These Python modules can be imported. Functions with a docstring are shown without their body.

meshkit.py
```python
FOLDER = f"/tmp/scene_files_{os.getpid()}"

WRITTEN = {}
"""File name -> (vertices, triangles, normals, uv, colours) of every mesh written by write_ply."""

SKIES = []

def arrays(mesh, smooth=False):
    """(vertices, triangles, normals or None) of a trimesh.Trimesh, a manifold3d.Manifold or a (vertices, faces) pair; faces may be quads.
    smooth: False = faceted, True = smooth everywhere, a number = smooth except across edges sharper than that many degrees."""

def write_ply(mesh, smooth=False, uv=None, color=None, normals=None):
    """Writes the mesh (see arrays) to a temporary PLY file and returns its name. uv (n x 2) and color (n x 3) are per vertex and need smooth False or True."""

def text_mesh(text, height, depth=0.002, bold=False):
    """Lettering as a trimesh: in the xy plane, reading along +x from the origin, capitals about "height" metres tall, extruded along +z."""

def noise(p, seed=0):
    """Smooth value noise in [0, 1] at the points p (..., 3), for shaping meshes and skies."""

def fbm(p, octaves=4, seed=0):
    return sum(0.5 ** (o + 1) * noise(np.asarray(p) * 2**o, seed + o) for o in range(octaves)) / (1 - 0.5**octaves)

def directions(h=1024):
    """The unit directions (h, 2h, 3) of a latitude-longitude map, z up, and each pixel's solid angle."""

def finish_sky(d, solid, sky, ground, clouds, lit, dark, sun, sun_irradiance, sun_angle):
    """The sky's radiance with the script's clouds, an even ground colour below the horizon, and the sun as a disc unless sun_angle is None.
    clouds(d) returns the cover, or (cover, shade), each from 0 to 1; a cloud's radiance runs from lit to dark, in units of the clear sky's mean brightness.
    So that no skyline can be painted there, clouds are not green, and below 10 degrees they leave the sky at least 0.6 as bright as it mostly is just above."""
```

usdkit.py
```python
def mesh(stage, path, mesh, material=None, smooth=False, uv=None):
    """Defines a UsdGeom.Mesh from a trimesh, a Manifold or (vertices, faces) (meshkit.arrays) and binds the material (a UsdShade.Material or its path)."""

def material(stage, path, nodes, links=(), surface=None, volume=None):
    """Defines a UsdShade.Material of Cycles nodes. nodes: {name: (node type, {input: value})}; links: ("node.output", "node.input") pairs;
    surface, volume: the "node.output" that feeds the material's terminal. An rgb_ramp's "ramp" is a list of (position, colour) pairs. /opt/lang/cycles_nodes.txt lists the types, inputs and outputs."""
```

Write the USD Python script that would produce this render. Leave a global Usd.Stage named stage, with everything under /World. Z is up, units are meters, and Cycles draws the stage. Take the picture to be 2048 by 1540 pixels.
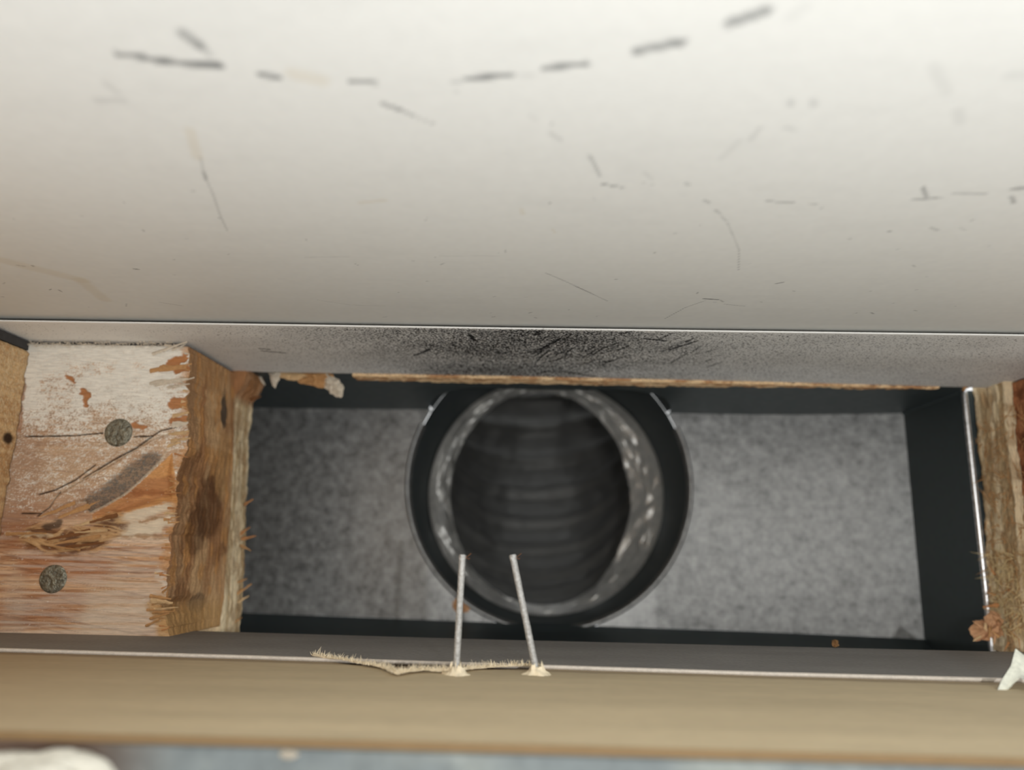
import math
import numpy as np, trimesh, usdkit, meshkit
from pxr import Usd, UsdGeom, UsdLux, UsdShade, Gf, Sdf, Vt
from meshkit import fbm, noise

stage = Usd.Stage.CreateInMemory()
UsdGeom.SetStageUpAxis(stage, UsdGeom.Tokens.z)
UsdGeom.SetStageMetersPerUnit(stage, 1.0)
world = UsdGeom.Xform.Define(stage, '/World')
stage.SetDefaultPrim(world.GetPrim())

# ------------------------------------------------------------------ camera
# A phone held 235 mm above the cut sole plate, looking down into the floor duct; z is up, y runs away from the viewer.
FP, CX, CY, H = 1550.0, 1024.0, 770.0, 0.235
dn = np.array([(1060 - CX) / FP, -(1115 - CY) / FP, -1.0]); dn /= np.linalg.norm(dn)
ax = np.array([1.0, -math.tan(math.radians(1.15)), 0.0]); ax -= dn * (ax @ dn); ax /= np.linalg.norm(ax)
az = -dn
R = np.stack([ax, np.cross(az, ax), az])
cam = UsdGeom.Camera.Define(stage, '/World/camera')
m4 = np.eye(4); m4[:3, :3] = R.T; m4[3, :3] = [0, 0, H]
cam.AddTransformOp().Set(Gf.Matrix4d(*m4.ravel().tolist()))
cam.CreateHorizontalApertureAttr(36.0)
cam.CreateVerticalApertureAttr(36.0 * 1540 / 2048)
cam.CreateFocalLengthAttr(36.0 * FP / 2048)
cam.CreateClippingRangeAttr(Gf.Vec2f(0.004, 50.0))
cam.CreateFStopAttr(10.0)
cam.CreateFocusDistanceAttr(0.203)
cam.CreateExposureAttr(0.0)

# ------------------------------------------------------------------ light: the phone's lamp beside the lens, and the dim room
lamp = UsdLux.SphereLight.Define(stage, '/World/phone_lamp')
LAMP = 0.82
lamp.CreateRadiusAttr(0.0012)
lamp.CreateIntensityAttr(3100.0 * (0.0030 / 0.0012) ** 2 * LAMP)
lamp.CreateColorAttr(Gf.Vec3f(1.0, 0.992, 0.965))
lamp.AddTranslateOp().Set(Gf.Vec3d(0.039, -0.0070, 0.280))
dome = UsdLux.DomeLight.Define(stage, '/World/room_light')
dome.CreateIntensityAttr(0.375)
dome.CreateColorAttr(Gf.Vec3f(0.98, 1.0, 1.0))


# ------------------------------------------------------------------ helpers
def at(px, py, z):
    d = R @ np.array([(px - CX) / FP, -(py - CY) / FP, -1.0])
    return np.array([0, 0, H]) + d * (z - H) / d[2]


def aty(px, py, y):
    d = R @ np.array([(px - CX) / FP, -(py - CY) / FP, -1.0])
    return np.array([0, 0, H]) + d * y / d[1]


def S(r, g, b):
    c = np.array([r, g, b], float) / 255
    return np.where(c <= 0.04045, c / 12.92, ((c + 0.055) / 1.055) ** 2.4)


used = {}


def path_for(name, parent=None):
    base = parent.GetPath().pathString if parent else '/World'
    k = used.get((base, name), 0)
    used[(base, name)] = k + 1
    return f'{base}/{name}' + (f'_{k:03d}' if k else '')


def tag(p, label=None, cat=None, group=None, kind=None):
    for k, v in (('label', label), ('category', cat), ('group', group), ('kind', kind)):
        if v:
            p.SetCustomDataByKey(k, v)
    return p


def thing(name, label, cat, loc=(0, 0, 0), group=None, kind=None):
    x = UsdGeom.Xform.Define(stage, path_for(name))
    x.AddTranslateOp().Set(Gf.Vec3d(*map(float, loc)))
    p = tag(x.GetPrim(), label, cat, group, kind)
    LOC[p.GetPath()] = np.array(loc, float)
    return p


LOC = {}


def obj(name, mesh, mat, parent=None, smooth=30, col=None, **kw):
    """One mesh prim; points are given in world metres and moved into the parent's space."""
    if parent is not None:
        off = np.zeros(3)
        q = parent
        while q.GetPath() in LOC or q.GetPath().pathString.count('/') > 2:
            off = off + LOC.get(q.GetPath(), 0)
            q = q.GetParent()
        if np.any(off):
            if isinstance(mesh, tuple):
                mesh = (np.asarray(mesh[0]) - off, mesh[1])
            else:
                mesh = mesh.copy(); mesh.apply_translation(-off)
    m = usdkit.mesh(stage, path_for(name, parent), mesh, M[mat], smooth=True if col is not None else smooth)
    if col is not None:
        UsdGeom.PrimvarsAPI(m).CreatePrimvar('col', Sdf.ValueTypeNames.Color3fArray, 'vertex').Set(Vt.Vec3fArray.FromNumpy(np.asarray(col, np.float32)))
    return tag(m.GetPrim(), **kw)


def box(x0, x1, y0, y1, z0, z1):
    b = trimesh.creation.box([x1 - x0, y1 - y0, z1 - z0]); b.apply_translation([(x0 + x1) / 2, (y0 + y1) / 2, (z0 + z1) / 2])
    return b


def cbox(x0, x1, y0, y1, z0, z1, c=0.0004):
    """A box with chamfered edges."""
    import manifold3d as mf
    pts = []
    for x in (x0, x1):
        for y in (y0, y1):
            for z in (z0, z1):
                sx, sy, sz = (c if x == x0 else -c), (c if y == y0 else -c), (c if z == z0 else -c)
                pts += [(x + sx, y + sy, z), (x + sx, y, z + sz), (x, y + sy, z + sz)]
    return mf.Manifold.hull_points(np.array(pts))


def grid_faces(nr, nc, flip=False):
    i = np.arange(nr * nc).reshape(nr, nc)
    a, b, c, d = i[:-1, :-1].ravel(), i[:-1, 1:].ravel(), i[1:, 1:].ravel(), i[1:, :-1].ravel()
    f = np.vstack([np.stack([a, b, c], 1), np.stack([a, c, d], 1)])
    return f[:, ::-1] if flip else f


def sheet(P, flip=False):
    nr, nc = P.shape[:2]
    return P.reshape(-1, 3), grid_faces(nr, nc, flip)


def close_sheet(V, F, nr, nc, depth_dir, depth, col=None):
    """Gives a sheet a back: the rim dropped by depth along depth_dir, and a fan."""
    i = np.arange(nr * nc).reshape(nr, nc)
    rim = np.concatenate([i[0, :], i[1:, -1], i[-1, -2::-1], i[-2:0:-1, 0]])
    n = len(V)
    low = V[rim] + np.asarray(depth_dir) * depth
    V2 = np.vstack([V, low, low.mean(0)])
    k = len(rim)
    a, b = np.arange(k), (np.arange(k) + 1) % k
    fs = np.vstack([np.stack([rim[a], n + a, rim[b]], 1), np.stack([rim[b], n + a, n + b], 1), np.stack([n + a, np.full(k, n + k), n + b], 1)])
    # keep the winding of the sheet
    e = {(F[t][u], F[t][(u + 1) % 3]) for t in range(0, 1) for u in range(3)}
    fwd = (i[0, 0], i[0, 1])
    has = np.any((F[:, 0] == fwd[0]) & (F[:, 1] == fwd[1])) or np.any((F[:, 1] == fwd[0]) & (F[:, 2] == fwd[1])) or np.any((F[:, 2] == fwd[0]) & (F[:, 0] == fwd[1]))
    if has:
        fs = fs[:, ::-1] if fs[0][0] == rim[0] and fs[0][2] == rim[1] else fs
    else:
        fs = fs if fs[0][0] == rim[0] and fs[0][2] == rim[1] else fs[:, ::-1]
    # fs uses edge rim[b] -> rim[a]; right when the sheet uses rim[a] -> rim[b]
    fs = np.vstack([np.stack([rim[a], n + a, rim[b]], 1), np.stack([rim[b], n + a, n + b], 1), np.stack([n + a, np.full(k, n + k), n + b], 1)])
    if not has:
        fs = fs[:, ::-1]
    out = [V2, np.vstack([F, fs])]
    if col is not None:
        out.append(np.vstack([col, col[rim], col[rim].mean(0)[None]]))
    return out


def seg_dist(p, a, b):
    """Distance of the points p (n x 2) to the segment a b, and the parameter along it."""
    a, b = np.asarray(a, float), np.asarray(b, float)
    ab = b - a
    t = np.clip(((p - a) @ ab) / max(ab @ ab, 1e-18), 0, 1)
    return np.linalg.norm(p - (a + t[..., None] * ab), axis=-1), t


def poly_dist(p, pts):
    return np.min([seg_dist(p, a, b)[0] for a, b in zip(pts[:-1], pts[1:])], axis=0)


def inside(p, poly):
    x, y = p[..., 0], p[..., 1]
    r = np.zeros(x.shape, bool)
    for (x0, y0), (x1, y1) in zip(poly, np.roll(poly, -1, 0)):
        if y0 != y1:
            r ^= ((y0 > y) != (y1 > y)) & (x < (x1 - x0) * (y - y0) / (y1 - y0) + x0)
    return r


def sstep(x, a, b):
    t = np.clip((x - a) / (b - a), 0, 1)
    return t * t * (3 - 2 * t)


def mixc(c, k, new):
    return c * (1 - k[..., None]) + np.asarray(new) * k[..., None]


def tube(pts, rad, n=10, cap=True):
    pts = np.asarray(pts, float); rad = np.broadcast_to(rad, len(pts))
    t = np.gradient(pts, axis=0); t /= np.linalg.norm(t, axis=1, keepdims=True)
    u = np.cross(t[0], [0.3, 0.5, 0.81]); u /= np.linalg.norm(u)
    V = []
    for p, d, r in zip(pts, t, rad):
        u = u - d * (u @ d); u /= np.linalg.norm(u)
        w = np.cross(d, u)
        a = np.arange(n) / n * 2 * np.pi
        V.append(p + r * (np.cos(a)[:, None] * u + np.sin(a)[:, None] * w))
    V = np.vstack(V)
    F = []
    for k in range(len(pts) - 1):
        for j in range(n):
            a, b = k * n + j, k * n + (j + 1) % n
            F += [(a, b, b + n), (a, b + n, a + n)]
    if cap:
        V = np.vstack([V, pts[0], pts[-1]])
        e = len(V)
        for j in range(n):
            F.append((e - 2, (j + 1) % n, j))
            F.append((e - 1, (len(pts) - 1) * n + j, (len(pts) - 1) * n + (j + 1) % n))
    return trimesh.Trimesh(V, np.array(F), process=False)


def shard(p0, p1, w, th, up=(0, 0, 1), bend=0.0, seed=0, n=6, blunt=0.15):
    """A splinter: a flat tapering sliver from its root p0 to its tip p1, w wide, th thick, bent along up."""
    g = np.random.default_rng(seed)
    p0, p1, up = np.asarray(p0, float), np.asarray(p1, float), np.asarray(up, float)
    d = p1 - p0; L = np.linalg.norm(d); d = d / L
    s = np.cross(d, up); s /= max(np.linalg.norm(s), 1e-9); u = np.cross(s, d)
    V = []
    for k in range(n + 1):
        t = k / n
        c = p0 + d * L * t + u * bend * L * t * t + s * g.normal(0, 0.05) * w
        ww = w * (1 - (1 - blunt) * t ** 1.2) * (1 + g.normal(0, 0.14)) / 2
        hh = th * (1 - 0.7 * t) / 2
        V += [c - s * ww, c + u * hh * (1 + g.normal(0, .2)), c + s * ww, c - u * hh]
    V = np.array(V); F = []
    for k in range(n):
        for j in range(4):
            a, b = k * 4 + j, k * 4 + (j + 1) % 4
            F += [(a, b, b + 4), (a, b + 4, a + 4)]
    F += [(0, 2, 1), (0, 3, 2)]
    e = n * 4
    F += [(e, e + 1, e + 2), (e, e + 2, e + 3)]
    m = trimesh.Trimesh(V, np.array(F), process=False)
    m.invert() if m.volume < 0 else None
    return m


def slab(outline, z0, z1, plane='xy'):
    """A flat outline given thickness."""
    from shapely.geometry import Polygon
    pg = Polygon(outline).buffer(0)
    m = trimesh.creation.extrude_polygon(pg, z1 - z0, engine='earcut')
    m.apply_translation([0, 0, z0])
    if plane == 'xz':     # outline in (x, z), extruded along y
        v = m.vertices.copy()
        m.vertices = np.stack([v[:, 0], v[:, 2], v[:, 1]], 1); m.invert()
    return m


# ------------------------------------------------------------------ materials
M = {}
LK = '/World/Looks/'


def coated(name, rough=0.6, grain=((900, 900, 900), 0.12), bump=0.15, bumpscale=(1800, 1800, 1800), spec=0.3, dist=0.0002, tint=None, extra=None, detail=4):
    """Colour from the mesh (or a plain tint), fine noise over it and a little relief."""
    n = {'pos': ('geometry', {}), 'map': ('mapping', {'scale': grain[0]}), 'noi': ('noise_texture', {'scale': 1.0, 'detail': detail, 'roughness': 0.6}),
         'rng': ('map_range', {'from_min': 0.25, 'from_max': 0.75, 'to_min': 1 - grain[1], 'to_max': 1 + grain[1]}),
         'mul': ('vector_math', {'math_type': 'multiply'}),
         'bmap': ('mapping', {'scale': bumpscale}), 'bn': ('noise_texture', {'scale': 1.0, 'detail': 3}), 'bump': ('bump', {'strength': bump, 'distance': dist}),
         'p': ('principled_bsdf', {'roughness': rough, 'specular_ior_level': spec})}
    l = [('pos.position', 'map.vector'), ('map.vector', 'noi.vector'), ('noi.fac', 'rng.value'), ('rng.result', 'mul.vector2'), ('mul.vector', 'p.base_color'),
         ('pos.position', 'bmap.vector'), ('bmap.vector', 'bn.vector'), ('bn.fac', 'bump.height'), ('bump.normal', 'p.normal')]
    if tint is None:
        n['att'] = ('attribute', {'attribute': 'col'}); l.append(('att.color', 'mul.vector1'))
    else:
        n['mul'] = ('vector_math', {'math_type': 'multiply', 'vector1': tuple(tint)})
    M[name] = usdkit.material(stage, LK + name, n, l, surface='p.BSDF')


coated('wall_paint', rough=0.5, grain=((350, 350, 350), 0.025), bump=0.12, bumpscale=(1400, 1400, 1400), dist=0.0001)
coated('wood', rough=0.75, grain=((260, 2600, 2600), 0.22), bump=0.45, bumpscale=(400, 2600, 2600), spec=0.2)
coated('cut_wood', rough=0.8, grain=((1500, 700, 1500), 0.30), bump=0.6, bumpscale=(1800, 900, 1800), spec=0.15, dist=0.0003)
coated('ply_edge', rough=0.85, grain=((1900, 320, 1900), 0.28), bump=0.6, bumpscale=(2500, 500, 2500), spec=0.15, dist=0.0003)
coated('dusty_wood', rough=0.85, grain=((1500, 1500, 1500), 0.22), bump=0.5, bumpscale=(2600, 2600, 2600), spec=0.15)
coated('paper', rough=0.8, grain=((260, 900, 1100), 0.08), bump=0.25, bumpscale=(500, 1500, 1900), spec=0.2, dist=0.00015)
coated('grey_board', rough=0.7, grain=((900, 900, 900), 0.12), bump=0.2, spec=0.25, dist=0.0001)
coated('gypsum', rough=0.9, grain=((300, 300, 300), 0.15), bump=0.3, bumpscale=(900, 900, 900), spec=0.2)
for nm, c in (('splinter_pale', S(206, 174, 132)), ('splinter_tan', S(186, 142, 96)), ('splinter_orange', S(186, 132, 86)), ('splinter_brown', S(128, 86, 54)), ('splinter_white', S(208, 196, 178)),
              ('fibre_straw', S(222, 198, 150)), ('kraft_fibre', S(240, 226, 198)), ('black_gap', S(22, 20, 18)), ('gap_shade_grey', S(66, 64, 64)), ('plaster', S(190, 187, 176)), ('dull_crumb', S(150, 142, 128)), ('chip_pink', S(196, 150, 112)),
              ('paper_white', S(220, 222, 210)), ('stud_brown', S(150, 112, 68))):
    coated(nm, rough=0.8, grain=((900, 900, 900), 0.18), bump=0.4, bumpscale=(2200, 2200, 2200), spec=0.15, tint=c)


def metal(name, base, rough, var=0.2, scale=300, met=0.9, bump=0.05, rvar=0.06, bscale=60.0, detail=3):
    """Metal with soft mottling of its brightness and gloss."""
    n = {'pos': ('geometry', {}), 'noi': ('noise_texture', {'scale': scale, 'detail': detail, 'roughness': 0.6}),
         'rng': ('map_range', {'from_min': 0.3, 'from_max': 0.7, 'to_min': 1 - var, 'to_max': 1 + var}),
         'rr': ('map_range', {'from_min': 0.3, 'from_max': 0.7, 'to_min': rough - rvar, 'to_max': rough + rvar}),
         'mul': ('vector_math', {'math_type': 'multiply', 'vector1': tuple(base)}), 'bn': ('noise_texture', {'scale': bscale, 'detail': 3}), 'bump': ('bump', {'strength': bump, 'distance': 0.002}),
         'p': ('principled_bsdf', {'metallic': met, 'roughness': rough})}
    l = [('pos.position', 'noi.vector'), ('noi.fac', 'rng.value'), ('noi.fac', 'rr.value'),
         ('rng.result', 'mul.vector2'), ('mul.vector', 'p.base_color'), ('rr.result', 'p.roughness'), ('pos.position', 'bn.vector'), ('bn.fac', 'bump.height'), ('bump.normal', 'p.normal')]
    M[name] = usdkit.material(stage, LK + name, n, l, surface='p.BSDF')


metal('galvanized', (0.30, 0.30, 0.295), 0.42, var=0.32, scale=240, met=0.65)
metal('galvanized_shaded', (0.10, 0.125, 0.132), 0.5, var=0.12, scale=330, met=0.75)  # darker copy of the boot metal; shade of walls and collar in its colour
metal('foil', (0.23, 0.228, 0.22), 0.58, var=0.10, scale=150, bump=0.15, bscale=90, met=0.7)  # darker copy of the cuff foil; shade inside the hose in its colour
metal('foil_lit', (0.85, 0.84, 0.81), 0.44, var=0.12, scale=260, bump=0.2, bscale=120, met=0.8)  # lighter copy of the hose foil; lit look in its colour
metal('nail_steel', (0.47, 0.47, 0.465), 0.55, var=0.22, scale=1500, met=0.45, bump=0.3, bscale=1800)
metal('dull_nail', (0.24, 0.23, 0.18), 0.5, var=0.5, scale=800, bump=0.5, bscale=800, met=0.7, detail=4)
metal('bright_edge', (0.80, 0.81, 0.83), 0.33, var=0.10, scale=500, met=1.0, bump=0.01)

# speckled white trim board: dark specks and scuffs in the paint; how dense is given by the mesh
n = {'pos': ('geometry', {}), 'att': ('attribute', {'attribute': 'col'}), 'sep': ('separate_color', {}),
     'map': ('mapping', {'scale': (1500, 1500, 2200)}), 'noi': ('noise_texture', {'scale': 1.0, 'detail': 2.0, 'roughness': 0.7}),
     'den': ('math', {'math_type': 'multiply_add', 'value2': 0.40, 'value3': -0.74}), 'sum': ('math', {'math_type': 'add'}),
     'fac': ('math', {'math_type': 'multiply_add', 'value2': 15.0, 'value3': 0.5, 'use_clamp': True}),
     'tone': ('vector_math', {'math_type': 'scale', 'vector1': tuple(S(238, 238, 236))}),
     'mix': ('mix', {'color2': tuple(S(30, 30, 32))}), 'bump': ('bump', {'strength': 0.5, 'distance': 0.00015}), 'p': ('principled_bsdf', {'roughness': 0.6, 'specular_ior_level': 0.3})}
l = [('att.color', 'sep.color'), ('pos.position', 'map.vector'), ('map.vector', 'noi.vector'), ('sep.r', 'den.value1'), ('den.value', 'sum.value1'), ('noi.fac', 'sum.value2'), ('sum.value', 'fac.value1'),
     ('sep.g', 'tone.scale'), ('tone.vector', 'mix.color1'), ('fac.value', 'mix.fac'), ('mix.color', 'p.base_color'), ('noi.fac', 'bump.height'), ('bump.normal', 'p.normal')]
M['speckled_paint'] = usdkit.material(stage, LK + 'speckled_paint', n, l, surface='p.BSDF')

YB, YF = 0.0660, -0.0250           # back and front faces of the wall cavity
XL, XR = -0.107, 0.1655            # the two saw cuts
ZP, ZS = -0.038, -0.057            # undersides of sole plate and subfloor
ZB = -0.114                        # bottom of the register boot
rng = np.random.default_rng(7)

# ------------------------------------------------------------------ wall_back: white panel above the opening
xs = np.concatenate([np.linspace(-0.32, -0.165, 12)[:-1], np.linspace(-0.165, 0.155, 800), np.linspace(0.155, 0.32, 12)[1:]])
zs = np.concatenate([0.0 + np.geomspace(0.0180, 0.165, 380), np.linspace(0.165, 0.42, 14)[1:]])
zs = np.concatenate([[-0.030, 0.0120, 0.0150, 0.0170], zs])
GX, GZ = np.meshgrid(xs, zs)
_e = [aty(px, py, YB) for px, py in ((0, 637), (1000, 652), (2048, 666))]
edge = np.interp(GX, [-1] + [e[0] for e in _e] + [1], [_e[0][2]] + [e[2] for e in _e] + [_e[2][2]])          # where the speckled board begins
GZ = np.where((GZ < 0.165) & (GZ > 0.0165), edge + (GZ - 0.018) * (0.165 - edge) / (0.165 - 0.018), GZ)
P2 = np.stack([GX, GZ], -1)
col = np.ones(GX.shape + (3,)) * S(222, 222, 218)
col *= 1 + 0.05 * (fbm(np.stack([GX * 14, GZ * 14, GX * 0], -1), 4, 3) - 0.5)[..., None]
col *= 1 - 0.02 * sstep(fbm(np.stack([GX * 60, GZ * 200, GX * 0 + 9], -1), 3, 5), 0.55, 0.75)[..., None]
def wp(px, py): return aty(px, py, YB)[[0, 2]]
marks = [([(235, 108), (292, 115)], 15, .55), ([(308, 120), (372, 127), (440, 131)], 17, .6), ([(520, 150), (557, 153)], 12, .6), ([(700, 162), (752, 166)], 11, .5), ([(935, 157), (1022, 149)], 15, .55),
         ([(1090, 136), (1172, 127)], 16, .52), ([(1275, 101), (1362, 84)], 24, .45), ([(1462, 45), (1530, 22)], 28, .42), ([(368, 68), (398, 90)], 26, .34), ([(398, 90), (418, 108)], 16, .22),
         ([(765, 207), (800, 219)], 11, .42), ([(800, 219), (832, 233)], 7, .4), ([(832, 233), (872, 249)], 4, .3), ([(905, 165), (925, 160)], 10, .25), ([(1040, 150), (1062, 150)], 12, .12), ([(912, 185), (916, 186)], 9, .16),
         ([(400, 312), (408, 350), (425, 385), (440, 430), (455, 462)], 4, .22), ([(408, 345), (412, 358)], 7, .3), ([(195, 200), (245, 200)], 18, .12), ([(210, 165), (235, 185)], 14, .1),
         ([(1178, 310), (1186, 322), (1200, 352)], 6, .3), ([(1204, 367), (1225, 371), (1245, 374)], 5, .5), ([(1286, 366), (1306, 368)], 5, .2), ([(1370, 365), (1380, 371)], 5, .3), ([(1288, 345), (1305, 358)], 8, .1),
         ([(1408, 400), (1420, 405)], 5, .35), ([(1430, 420), (1440, 428), (1455, 445), (1468, 475), (1478, 500), (1477, 540)], 2.4, .28), ([(1430, 418), (1442, 428)], 5, .28),
         ([(1535, 401), (1560, 404), (1588, 405)], 5, .35), ([(1615, 406), (1632, 407)], 5, .3), ([(1828, 398), (1872, 396)], 6, .4), ([(1846, 374), (1854, 394)], 6, .42), ([(1870, 396), (1890, 394)], 4, .2), ([(1908, 386), (1970, 387)], 7, .3),
         ([(2025, 377), (2060, 375)], 8, .42), ([(2022, 392), (2028, 405)], 6, .4), ([(1090, 545), (1130, 562), (1175, 583), (1215, 602)], 2, .42), ([(1150, 572), (1182, 586)], 3, .3), ([(1408, 597), (1437, 599)], 5, .6),
         ([(1410, 601), (1370, 615), (1330, 637)], 2, .35), ([(1552, 567), (1567, 564)], 4, .5), ([(1580, 35), (1610, 12)], 30, .06), ([(1865, 130), (1895, 185)], 22, .07), ([(1915, 220), (1920, 245)], 20, .08), ([(2020, 150), (2048, 150)], 26, .08),
         ([(1100, 265), (1122, 280)], 10, .15), ([(1060, 232), (1075, 240)], 8, .1), ([(1520, 255), (1500, 280)], 12, .1), ([(1580, 200), (1582, 210)], 14, .14), ([(1625, 200), (1628, 212)], 14, .14), ([(1572, 255), (1590, 260)], 10, .13), ([(1480, 280), (1440, 318)], 14, .06),
         ([(635, 600), (700, 610), (770, 612)], 2, .16), ([(880, 512), (1000, 511)], 3, .1), ([(320, 605), (365, 612)], 3, .2), ([(610, 515), (700, 513)], 4, .1), ([(1185, 395), (1190, 400)], 4, .1), ([(268, 538), (276, 539)], 5, .5), ([(118, 580), (124, 584)], 3, .4),
         ([(35, 531), (50, 533)], 4, .3), ([(64, 531), (67, 533)], 4, .4), ([(1102, 248), (1104, 250)], 3, .6), ([(1862, 455), (1875, 460)], 6, .25), ([(1920, 455), (1930, 460)], 4, .15), ([(1448, 608), (1490, 612)], 2.5, .25), ([(1010, 500), (1012, 504)], 4, .2)]
g = np.random.default_rng(3)
for k in range(70):
    u, v = g.uniform(0, 2048), 640 - 260 * g.random() ** 1.6
    a = g.normal(0, 0.5); L = g.uniform(1, 7)
    marks.append(([(u, v), (u + L * math.cos(a), v + L * math.sin(a))], g.uniform(1.6, 3), g.uniform(.15, .5)))
for pts, w, k in marks:
    q = [wp(*p) for p in pts]
    depth = np.linalg.norm(aty(*pts[0], YB) - [0, 0, H])
    rad = w * depth / FP / 2
    lo, hi = np.min(q, 0) - 4 * rad, np.max(q, 0) + 4 * rad
    sel = np.nonzero((GX > lo[0]) & (GX < hi[0]) & (GZ > lo[1]) & (GZ < hi[1]))
    if len(sel[0]):
        d = poly_dist(P2[sel], q)
        wob = 0.75 + 0.5 * noise(np.stack([P2[sel][:, 0] * 900, P2[sel][:, 1] * 900, P2[sel][:, 0] * 0], -1), 8)
        col[sel] = mixc(col[sel], np.minimum(k * 1.4, .9) * (1 - sstep(d, rad * 0.55, rad * 1.35)) * wob.clip(0, 1), S(72, 76, 80))
for a, b, w in (((590, 148), (640, 160), 26), ((395, 315), (380, 260), 16), ((1043, 418), (1046, 428), 8), ((720, 405), (770, 400), 10), ((1105, 458), (1110, 465), 5), ((0, 520), (160, 560), 40), ((160, 560), (210, 600), 30)):
    q = [wp(*a), wp(*b)]
    d = poly_dist(P2, q); rad = w * 0.13 / FP
    col = mixc(col, 0.22 * (1 - sstep(d, rad * 0.3, rad)), S(196, 178, 140))
# black painted in as the shade of the slit behind the speckled board, and a faintly dusty lower edge
low = np.exp(-np.abs(GZ - edge) / 0.0016) * (0.4 + 0.6 * fbm(np.stack([GX * 300, GZ * 900, GX * 0], -1), 3, 2))
col = mixc(col, 0.4 * low, S(120, 112, 98))
col = mixc(col, 1 - sstep(GZ, edge - 0.0004, edge + 0.0003), S(24, 22, 20))
bow = 0.0002 * (fbm(np.stack([GX * 9, GZ * 9, GX * 0 + 4], -1), 2, 6) - .5)
V, F = sheet(np.stack([GX, np.full(GX.shape, YB) + bow, GZ], -1), flip=False)
V, F, col = close_sheet(V, F, *GX.shape, (0, 1, 0), 0.012, col.reshape(-1, 3))
obj('wall_back', (V, F), 'wall_paint', col=col, label='white painted wall panel with grey pencil dashes and scuffs above the duct opening', kind='structure')

# ------------------------------------------------------------------ trim_1: speckled white board under the panel, down to the opening
xs = np.linspace(-0.30, 0.30, 1300)
n_r = 120
GX, T = np.meshgrid(xs, np.linspace(0, 1, n_r))
YT = YB - 0.0015          # face of this board, a slit in front of the panel
_t = [aty(px, py, YT) for px, py in ((0, 642), (1000, 657), (2048, 671))]
ztop = np.interp(GX, [-1] + [e[0] for e in _t] + [1], [_t[0][2]] + [e[2] for e in _t] + [_t[2][2]])
_b = [aty(px, py, YT) for px, py in ((480, 742), (525, 744), (1000, 752), (1500, 763), (1940, 775))]
zbot = np.interp(GX, [-1] + [e[0] for e in _b] + [1], [_b[0][2]] + [e[2] for e in _b] + [_b[-1][2]])
zbot = zbot + 0.0004 * (fbm(np.stack([GX * 700, GX * 0, GX * 0], -1), 3, 1) - 0.5)
GZ = ztop + (zbot - ztop) * T
pxs = (GX + 0.0) * FP / 0.24 + 1060
dens = 0.26 + 0.40 * np.exp(-((pxs - 1010) / 330.0) ** 2) * (0.55 + 0.9 * fbm(np.stack([GX * 40, GZ * 60, GX * 0], -1), 3, 2))
dens += 0.10 * np.exp(-((pxs - 1500) / 500.0) ** 2) - 0.12 * np.exp(-((pxs - 200) / 280.0) ** 2)
tone = 1.05 - 0.16 * sstep(pxs, 250, 800) + 0.06 * sstep(pxs, 1250, 1950)
tone *= 1 + 0.25 * (fbm(np.stack([GX * 60, GZ * 90, GX * 0], -1), 4, 12) - 0.5)
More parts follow.
